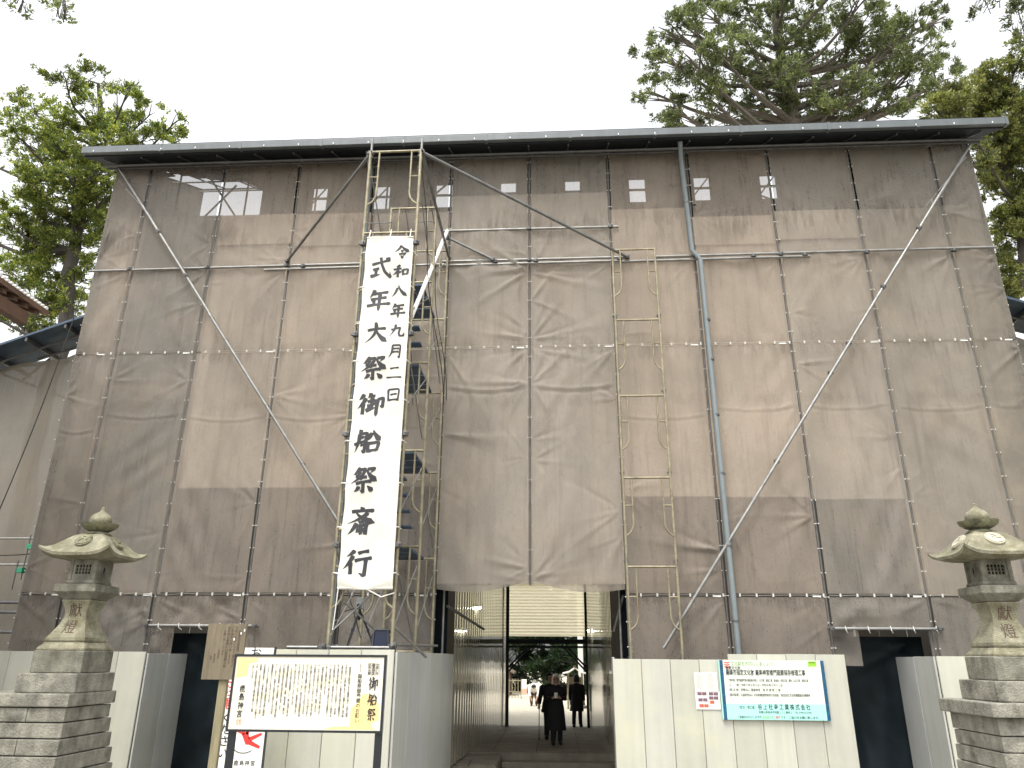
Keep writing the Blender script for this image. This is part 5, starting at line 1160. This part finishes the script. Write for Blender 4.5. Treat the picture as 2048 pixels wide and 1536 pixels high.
MB().box(-.03, .03, -.37, .37, 1.61, 1.70).build('ridge', 'wood_eave', rl); MB().box(-.3, .3, -.04, .04, .95, 1.25).build('board', 'wood_old', rl)
ff = thing('bamboo_fence', 'low bamboo rail fence at the far edge of the gravel', 'fence', (-2.2, 28, -.4))
for k in range(14): MB().tube([(-1.3 + k * .16, 0, 0), (-1.3 + k * .16, 0, .95)], .022, 6).build('upright', 'wood_post', ff)
for z in (.3, .85): MB().tube([(-1.4, -.03, z), (.95, -.03, z)], .025, 6).build('rail', 'wood_post', ff)
fb_ = thing('sign_banner', 'small leaning pink and white banner before the far bamboo fence', 'banner', (-1.25, 27, -.4)); MB().box(-.10, .16, -.01, .01, .15, .95).build('cloth', 'paper', fb_); MB().box(-.09, .15, -.014, -.011, .2, .5).build('pink_print', 'seal', fb_); MB().tube([(-.12, 0, 0), (-.12, 0, 1.05)], .012, 6).build('pole', 'steel_dark', fb_)
st_ = thing('stone_marker', 'upright grey stone marker post beyond the stooping person', 'stone', (-.72, 28.5, -.4)); MB().square([(.12, 0), (.115, .8), (.06, .9)]).build('shaft', 'stone_base', st_, bevel=.015); MB().square([(.2, 0), (.2, .12)]).build('foot', 'stone_base', st_)
hz = thing('rest_pavilion', 'small pavilion with pale eaves at the edge of the far trees', 'building', (-3.4, 31, -.4))
for sx in (-1, 1): MB().add([(0, -1.2, 1.9), (sx * 1.5, -1.2, 1.15), (sx * 1.5, 1.2, 1.15), (0, 1.2, 1.9), (0, -1.2, 2.0), (sx * 1.5, -1.2, 1.25), (sx * 1.5, 1.2, 1.25), (0, 1.2, 2.0)], [(0, 1, 2, 3), (4, 7, 6, 5), (0, 4, 5, 1), (1, 5, 6, 2), (2, 6, 7, 3)]).build('roof_slope', 'wood_old', hz)
for x in (-1.2, 1.2):
    for y in (-.9, .9): MB().box(x - .06, x + .06, y - .06, y + .06, 0, 1.35).build('post', 'wood_eave', hz)
MB().box(-1.2, 1.2, .5, .6, 0, 1.3).build('wall', 'wood_old', hz)

# ================================================================ trees: pads of foliage (x, y, z, radius, half height) carried on limbs
PADS_L = [[-17.78, 6.72, 22.08, 0.76, 0.42], [-18.29, 8.59, 23.7, 0.92, 0.51], [-15.4, 7.01, 21.53, 0.66, 0.47], [-20.88, 9.01, 22.65, 0.93, 0.58], [-18.83, 8.07, 21.04, 1.08, 0.59], [-17.53, 8.41, 21.63, 1.19, 0.79], [-16.87, 9.07, 21.54, 0.91, 0.71], [-15.17, 8.23, 21.5, 0.69, 0.59], [-13.79, 7.76, 20.69, 0.57, 0.42], [-14.16, 7.62, 19.89, 0.75, 0.41], [-19.34, 6.94, 19.78, 0.65, 0.41], [-20.04, 9.09, 20.69, 1.21, 0.61], [-17.95, 8.32, 20.02, 1.17, 0.68], [-15.8, 7.53, 19.55, 1.13, 0.56], [-20.0, 9.87, 20.06, 1.44, 0.72], [-17.97, 8.48, 17.84, 1.52, 0.76], [-19.66, 8.95, 17.76, 1.16, 0.68], [-16.87, 8.48, 18.25, 0.76, 1.15], [-21.2, 9.67, 17.82, 0.6, 0.8], [-19.3, 9.83, 17.17, 1.39, 0.69], [-20.55, 9.96, 16.83, 0.99, 0.6], [-17.59, 9.01, 16.4, 1.14, 0.76], [-16.87, 8.91, 16.98, 0.67, 0.95], [-19.86, 9.3, 15.12, 0.95, 0.57], [-18.52, 9.55, 15.43, 1.15, 0.58], [-19.02, 9.33, 14.05, 0.94, 0.75], [-17.77, 9.53, 13.92, 1.13, 0.66], [-21.53, 12.2, 14.4, 1.04, 0.52], [-20.28, 12.33, 14.21, 0.83, 0.62], [-17.06, 9.32, 14.84, 0.57, 0.75], [-16.35, 7.39, 18.46, 0.92, 0.65], [-16.39, 8.36, 17.71, 0.76, 0.85], [-17.7, 10.57, 16.66, 0.7, 0.9], [-18.46, 10.22, 18.33, 0.91, 0.81], [-17.0, 7.45, 18.19, 1.01, 0.65], [-18.86, 8.68, 20.33, 0.99, 0.59], [-18.6, 7.36, 17.96, 0.92, 0.55], [-19.33, 9.42, 17.6, 1.08, 0.59], [-20.06, 10.46, 15.98, 1.0, 0.6], [-21.99, 11.96, 15.21, 0.83, 0.62], [-18.36, 9.67, 14.42, 0.95, 0.57], [-17.67, 9.63, 20.28, 0.81, 0.61], [-23.24, 9.31, 20.98, 1.23, 0.82], [-23.63, 10.51, 18.2, 1.24, 1.24], [-20.68, 8.77, 13.81, 1.1, 1.1]]
PADS_R = [[6.94, 17.44, 34.16, 1.1, 0.83], [6.4, 19.66, 34.59, 0.87, 0.76], [7.41, 17.9, 32.12, 1.23, 0.82], [6.41, 19.83, 32.01, 1.0, 0.63], [8.38, 17.79, 34.44, 1.25, 1.11], [9.15, 18.2, 36.3, 1.14, 0.71], [9.99, 17.57, 34.5, 1.38, 0.97], [8.18, 16.65, 30.9, 1.32, 1.05], [9.56, 16.75, 31.6, 1.32, 1.06], [10.92, 16.63, 32.44, 1.19, 0.93], [8.07, 18.45, 28.86, 1.21, 0.54], [7.64, 21.11, 30.67, 0.73, 0.35], [11.22, 19.21, 32.12, 1.69, 1.12], [12.84, 20.35, 31.66, 1.43, 1.15], [11.75, 17.75, 35.32, 1.39, 0.84], [13.49, 18.67, 34.0, 1.41, 1.12], [14.9, 18.76, 36.22, 1.72, 0.86], [16.51, 19.64, 35.55, 1.74, 1.16], [16.17, 20.18, 33.88, 1.74, 1.16], [17.75, 19.76, 34.13, 1.72, 1.15], [12.73, 17.32, 30.65, 1.32, 0.93], [14.17, 18.62, 30.76, 1.5, 0.96], [15.79, 17.56, 29.74, 1.58, 0.92], [18.39, 18.35, 34.51, 1.39, 1.11], [19.41, 19.95, 33.51, 1.71, 1.14], [16.93, 16.13, 34.0, 1.32, 0.79], [19.03, 17.45, 32.5, 1.34, 1.2], [20.49, 17.85, 33.89, 1.23, 1.09], [20.75, 17.92, 32.2, 1.35, 1.21], [23.01, 19.21, 36.08, 0.57, 1.14], [19.61, 18.8, 31.02, 1.36, 0.95], [16.25, 20.23, 30.28, 1.41, 0.45], [18.22, 19.86, 29.72, 1.11, 0.39], [13.37, 19.94, 29.89, 1.12, 0.42], [10.67, 21.05, 30.99, 1.45, 0.46], [23.45, 21.0, 33.21, 1.16, 1.16], [9.02, 17.63, 29.44, 1.19, 0.74], [12.01, 20.55, 31.33, 1.29, 0.63], [14.68, 18.9, 29.9, 1.36, 0.65], [16.42, 18.06, 29.33, 1.46, 0.69], [19.11, 19.31, 29.96, 1.23, 0.55], [7.18, 19.09, 30.28, 0.83, 0.5], [22.32, 21.3, 32.44, 1.31, 0.81], [13.18, 16.51, 36.42, 2.19, 1.09], [16.36, 15.33, 35.58, 2.36, 1.05], [10.69, 18.08, 37.98, 1.73, 1.15]]
PADS_Q = [[16.63, 10.44, 22.8, 0.81, 0.6], [18.27, 11.35, 23.78, 1.05, 0.84], [18.46, 12.63, 23.57, 1.08, 0.65], [19.16, 11.78, 23.08, 1.26, 1.05], [19.98, 11.37, 23.73, 0.83, 1.25], [19.87, 13.04, 22.26, 0.97, 0.97], [17.75, 10.98, 20.74, 0.56, 0.72], [19.96, 13.06, 20.24, 0.84, 1.05], [19.02, 13.03, 18.78, 0.46, 0.93], [20.91, 15.08, 18.51, 0.79, 1.1], [20.33, 15.13, 16.71, 0.6, 0.78], [16.03, 10.42, 22.26, 0.8, 0.4], [19.72, 10.17, 24.7, 0.51, 0.81], [18.69, 12.61, 20.21, 0.46, 0.83], [19.89, 13.09, 21.27, 0.85, 0.85], [19.8, 12.87, 18.65, 0.82, 0.93], [19.11, 13.34, 17.53, 0.5, 0.83], [20.99, 15.37, 17.19, 0.78, 0.87], [18.85, 13.06, 23.37, 0.87, 0.66], [19.37, 11.82, 22.08, 1.04, 0.73], [22.02, 13.03, 23.48, 1.09, 1.74], [20.83, 12.78, 19.04, 1.03, 1.65], [20.5, 13.1, 15.98, 1.01, 1.21], [19.1, 11.29, 24.48, 0.84, 0.63]]

def foliage(name, pads, m, parent, seed, dens, leaf, n_leaf, spread, off):
    g = np.random.RandomState(seed); V = []
    for (x, y, z, r, h) in pads:
        k = max(6, int(dens * r * (h + .25 * r)))
        nc = max(4, int(k / 9)); sd = g.normal(size=(nc, 3)); sd /= np.linalg.norm(sd, axis=1)[:, None]; sd *= (g.uniform(.3, 1.0, nc) ** .5 * g.choice([1.0, 1.0, 1.15], nc))[:, None]   # sprays
        wh = g.randint(0, nc, k); d = sd[wh] + g.normal(size=(k, 3)) * np.array([.17, .17, .13])
        c = np.stack([x + d[:, 0] * r, y + d[:, 1] * r, z + d[:, 2] * h], -1)
        d = d / np.maximum(.2, np.linalg.norm(d, axis=1))[:, None]
        out = d.copy(); out[:, 2] = np.abs(out[:, 2]) * .6 + .25
        ld = g.normal(size=(k, n_leaf, 3)); ld /= np.linalg.norm(ld, axis=2)[:, :, None]; ld = ld * spread + out[:, None, :]; ld /= np.linalg.norm(ld, axis=2)[:, :, None]
        L = leaf * g.uniform(.6, 1.25, (k, n_leaf, 1)); b = c[:, None, :] + g.normal(size=(k, n_leaf, 3)) * leaf * .35
        s = np.cross(ld, g.normal(size=(k, n_leaf, 3))); s /= np.maximum(1e-6, np.linalg.norm(s, axis=2))[:, :, None]; wv = s * L * .17
        mid = b + ld * L * .5; V.append(np.stack([b, mid + wv, b + ld * L, mid - wv], 2).reshape(-1, 3))
    V = np.concatenate(V) - np.array(off); nq = len(V) // 4
    me = bpy.data.meshes.new(name); me.vertices.add(len(V)); me.vertices.foreach_set('co', V.ravel().astype(np.float32))
    me.loops.add(nq * 4); me.loops.foreach_set('vertex_index', np.arange(nq * 4, dtype=np.int32))
    me.polygons.add(nq); me.polygons.foreach_set('loop_start', np.arange(0, nq * 4, 4, dtype=np.int32)); me.update(calc_edges=True); me.validate()
    return obj(name, me, m, parent)
def tree(name, label, trunk, r0, pads, bark, leafm, seed, dens=70, leaf=.22, n_leaf=14, spread=.9, group=None, limb_r=.10, hang=False):
    base = trunk[0]; t = thing(name, label, 'tree', base, group); g = random.Random(seed); O = Vector(base)
    T_ = [Vector(p) for p in trunk]; tm = MB(); pts = []; rs = []
    for i in range(len(T_) - 1):
        for k in range(5):
            u = (i + k / 5) / (len(T_) - 1); p = T_[i].lerp(T_[i + 1], k / 5) + Vector((g.uniform(-1, 1), g.uniform(-1, 1), 0)) * r0 * .35 * (u > 0); pts.append(p); rs.append(r0 * (1 - .78 * u) * (1.25 if u == 0 else 1))
    pts.append(T_[-1]); rs.append(r0 * .16)
    tm.tube([p - O for p in pts], rs, 12); tm.build('trunk', bark, t, smooth=True)
    bm_ = MB()
    for (x, y, z, r, h) in pads:
        c = Vector((x, y, z)); hz_ = lambda i: math.hypot(pts[i].x - x, pts[i].y - y); best = min(range(len(pts)), key=lambda i: (pts[i] - c).length if hang else abs(pts[i].z - (c.z - .42 * hz_(i))) + .15 * hz_(i))
        a = pts[best]; jt = .3 if not hang else .12; m1 = a.lerp(c, .45) + Vector((g.uniform(-jt, jt), g.uniform(-jt, jt), -.10 * (c - a).length * (0 if hang else 1))); end = c + (c - a).normalized() * r * .4
        q = [a.lerp(m1, .5) * 1.0, m1, m1.lerp(c, .5) + Vector((0, 0, -.12)), c, end]; q = [a] + q
        L = (c - a).length; R_ = min(rs[best] * .6, limb_r * (.35 + L * .10)); bm_.tube([p - O for p in q], [R_, R_ * .8, R_ * .6, R_ * .42, R_ * .25, R_ * .08], 6)
        for k in range(7):
            d = Vector((g.gauss(0, 1), g.gauss(0, 1), g.gauss(.2, .6))).normalized(); s = m1.lerp(c, g.uniform(.5, 1.0)); e = c + Vector((d.x * r, d.y * r, d.z * h)) * g.uniform(.7, 1.05)
            bm_.tube([s - O, s.lerp(e, .5) + Vector((0, 0, .08)) - O, e - O], [R_ * .28, R_ * .2, .008], 4, False)
    bm_.build('limbs', bark, t, smooth=True)
    foliage('crown', pads, leafm, t, seed, dens, leaf, n_leaf, spread, base)
    return t
tree('broadleaf_tree', 'tall yellow-green evergreen rising behind the hall eave and the left corridor scaffold', [(-17.2, 9.3, -.75), (-17.4, 9.3, 8), (-17.5, 9.2, 15), (-17.7, 9.0, 20), (-17.9, 8.6, 23.5)], .38, PADS_L, 'bark', 'leaf_left', 11, dens=125, leaf=.14, n_leaf=24, spread=.95, limb_r=.14)
tree('podocarp_tree', 'huge old evergreen with bare forking limbs rising over the scaffold roof', [(14.0, 19.6, -.75), (14.2, 19.8, 14), (14.1, 19.6, 24), (14.08, 19.5, 29.2), (13.6, 19.2, 33), (13.4, 18.6, 38)], .75, PADS_R, 'bark_grey', 'leaf_podo', 12, dens=58, leaf=.20, n_leaf=24, spread=.8, limb_r=.24)
tree('evergreen_tree', 'olive green evergreen crowding past the roof end above the pale-crested lantern', [(20.2, 13.4, -.75), (20.1, 13.3, 10), (20.0, 13.2, 18), (19.8, 12.8, 22), (19.6, 12.4, 26)], .5, PADS_Q, 'bark', 'leaf_right', 13, dens=210, leaf=.15, n_leaf=24, spread=.9, limb_r=.14)
# boughs reaching in overhead from trees standing beside the viewer
g = random.Random(4)
def overhang(label, base, top, tips, leafm, seed):
    pads = [(x, y, z, r, h) for x, y, z, r, h in tips]
    tree('overhanging_tree', label, [base, (base[0], base[1], 9.5)] + top, .28, pads, 'bark', leafm, seed, dens=420, leaf=.085, n_leaf=10, spread=.9, limb_r=.035, hang=True)
overhang('tree whose thin twigs dip into the sky above the yellow-green evergreen', (-12, -9.6, -.75), [(-10.3, -8.6, 13.0), (-7.4, -6.6, 12.6)], [(-7.49, -6.61, 10.76, .22, .07), (-7.33, -6.57, 10.60, .12, .08), (-6.92, -6.58, 10.76, .20, .07), (-6.78, -6.51, 10.57, .13, .08), (-6.67, -6.47, 10.45, .10, .07), (-8.3, -6.9, 11.4, .4, .2), (-9.2, -7.5, 12.2, .8, .4)], 'leaf_podo', 21)
overhang('tree whose drooping boughs enter the sky beyond the huge old evergreen', (14.2, -6.2, -.75), [(12, -5.2, 14.5), (8.9, -4.2, 14.3)], [(8.07, -4.15, 12.30, .22, .08), (8.42, -4.18, 12.47, .30, .10), (8.72, -4.09, 12.27, .25, .14), (8.86, -3.94, 11.85, .16, .22), (9.3, -4.2, 12.6, .5, .3), (9.05, -4.1, 11.3, .2, .2), (10.5, -4.6, 13.6, .9, .4)], 'leaf_podo', 22)
# the wood across the courtyard, closing the view down the passage
for k, (x, y, h, lb) in enumerate([(-6.5, 37, 9, 'dark wood tree behind the small far pavilion'), (-2.8, 35, 8, 'dark wood tree straight behind the far bamboo fence'), (.3, 38, 11, 'tallest dark wood tree in the middle of the view down the passage'), (2.9, 34, 8, 'dark wood tree behind the white pillar'), (6.4, 37, 10, 'dark wood tree well past the white pillar'), (-10.5, 44, 11, 'dark wood tree at the outer end of the row past the pavilion')]):
    gg = random.Random(50 + k); pads = []
    for j in range(30):
        a = gg.uniform(0, 6.28); u = j / 29; rr = (2.6 - 1.3 * u) * gg.uniform(.3, 1); pads.append((x + rr * math.cos(a), y + rr * math.sin(a), .1 + h * u, gg.uniform(.9, 1.5), gg.uniform(.5, .8)))
    tree('wood_tree', lb, [(x, y, -.4), (x + gg.uniform(-.3, .3), y, h * .5), (x + gg.uniform(-.4, .4), y, h * .95)], .22, pads, 'bark', 'leaf_far', 60 + k, dens=52, leaf=.36, n_leaf=14, spread=.9, group='trees across the courtyard')
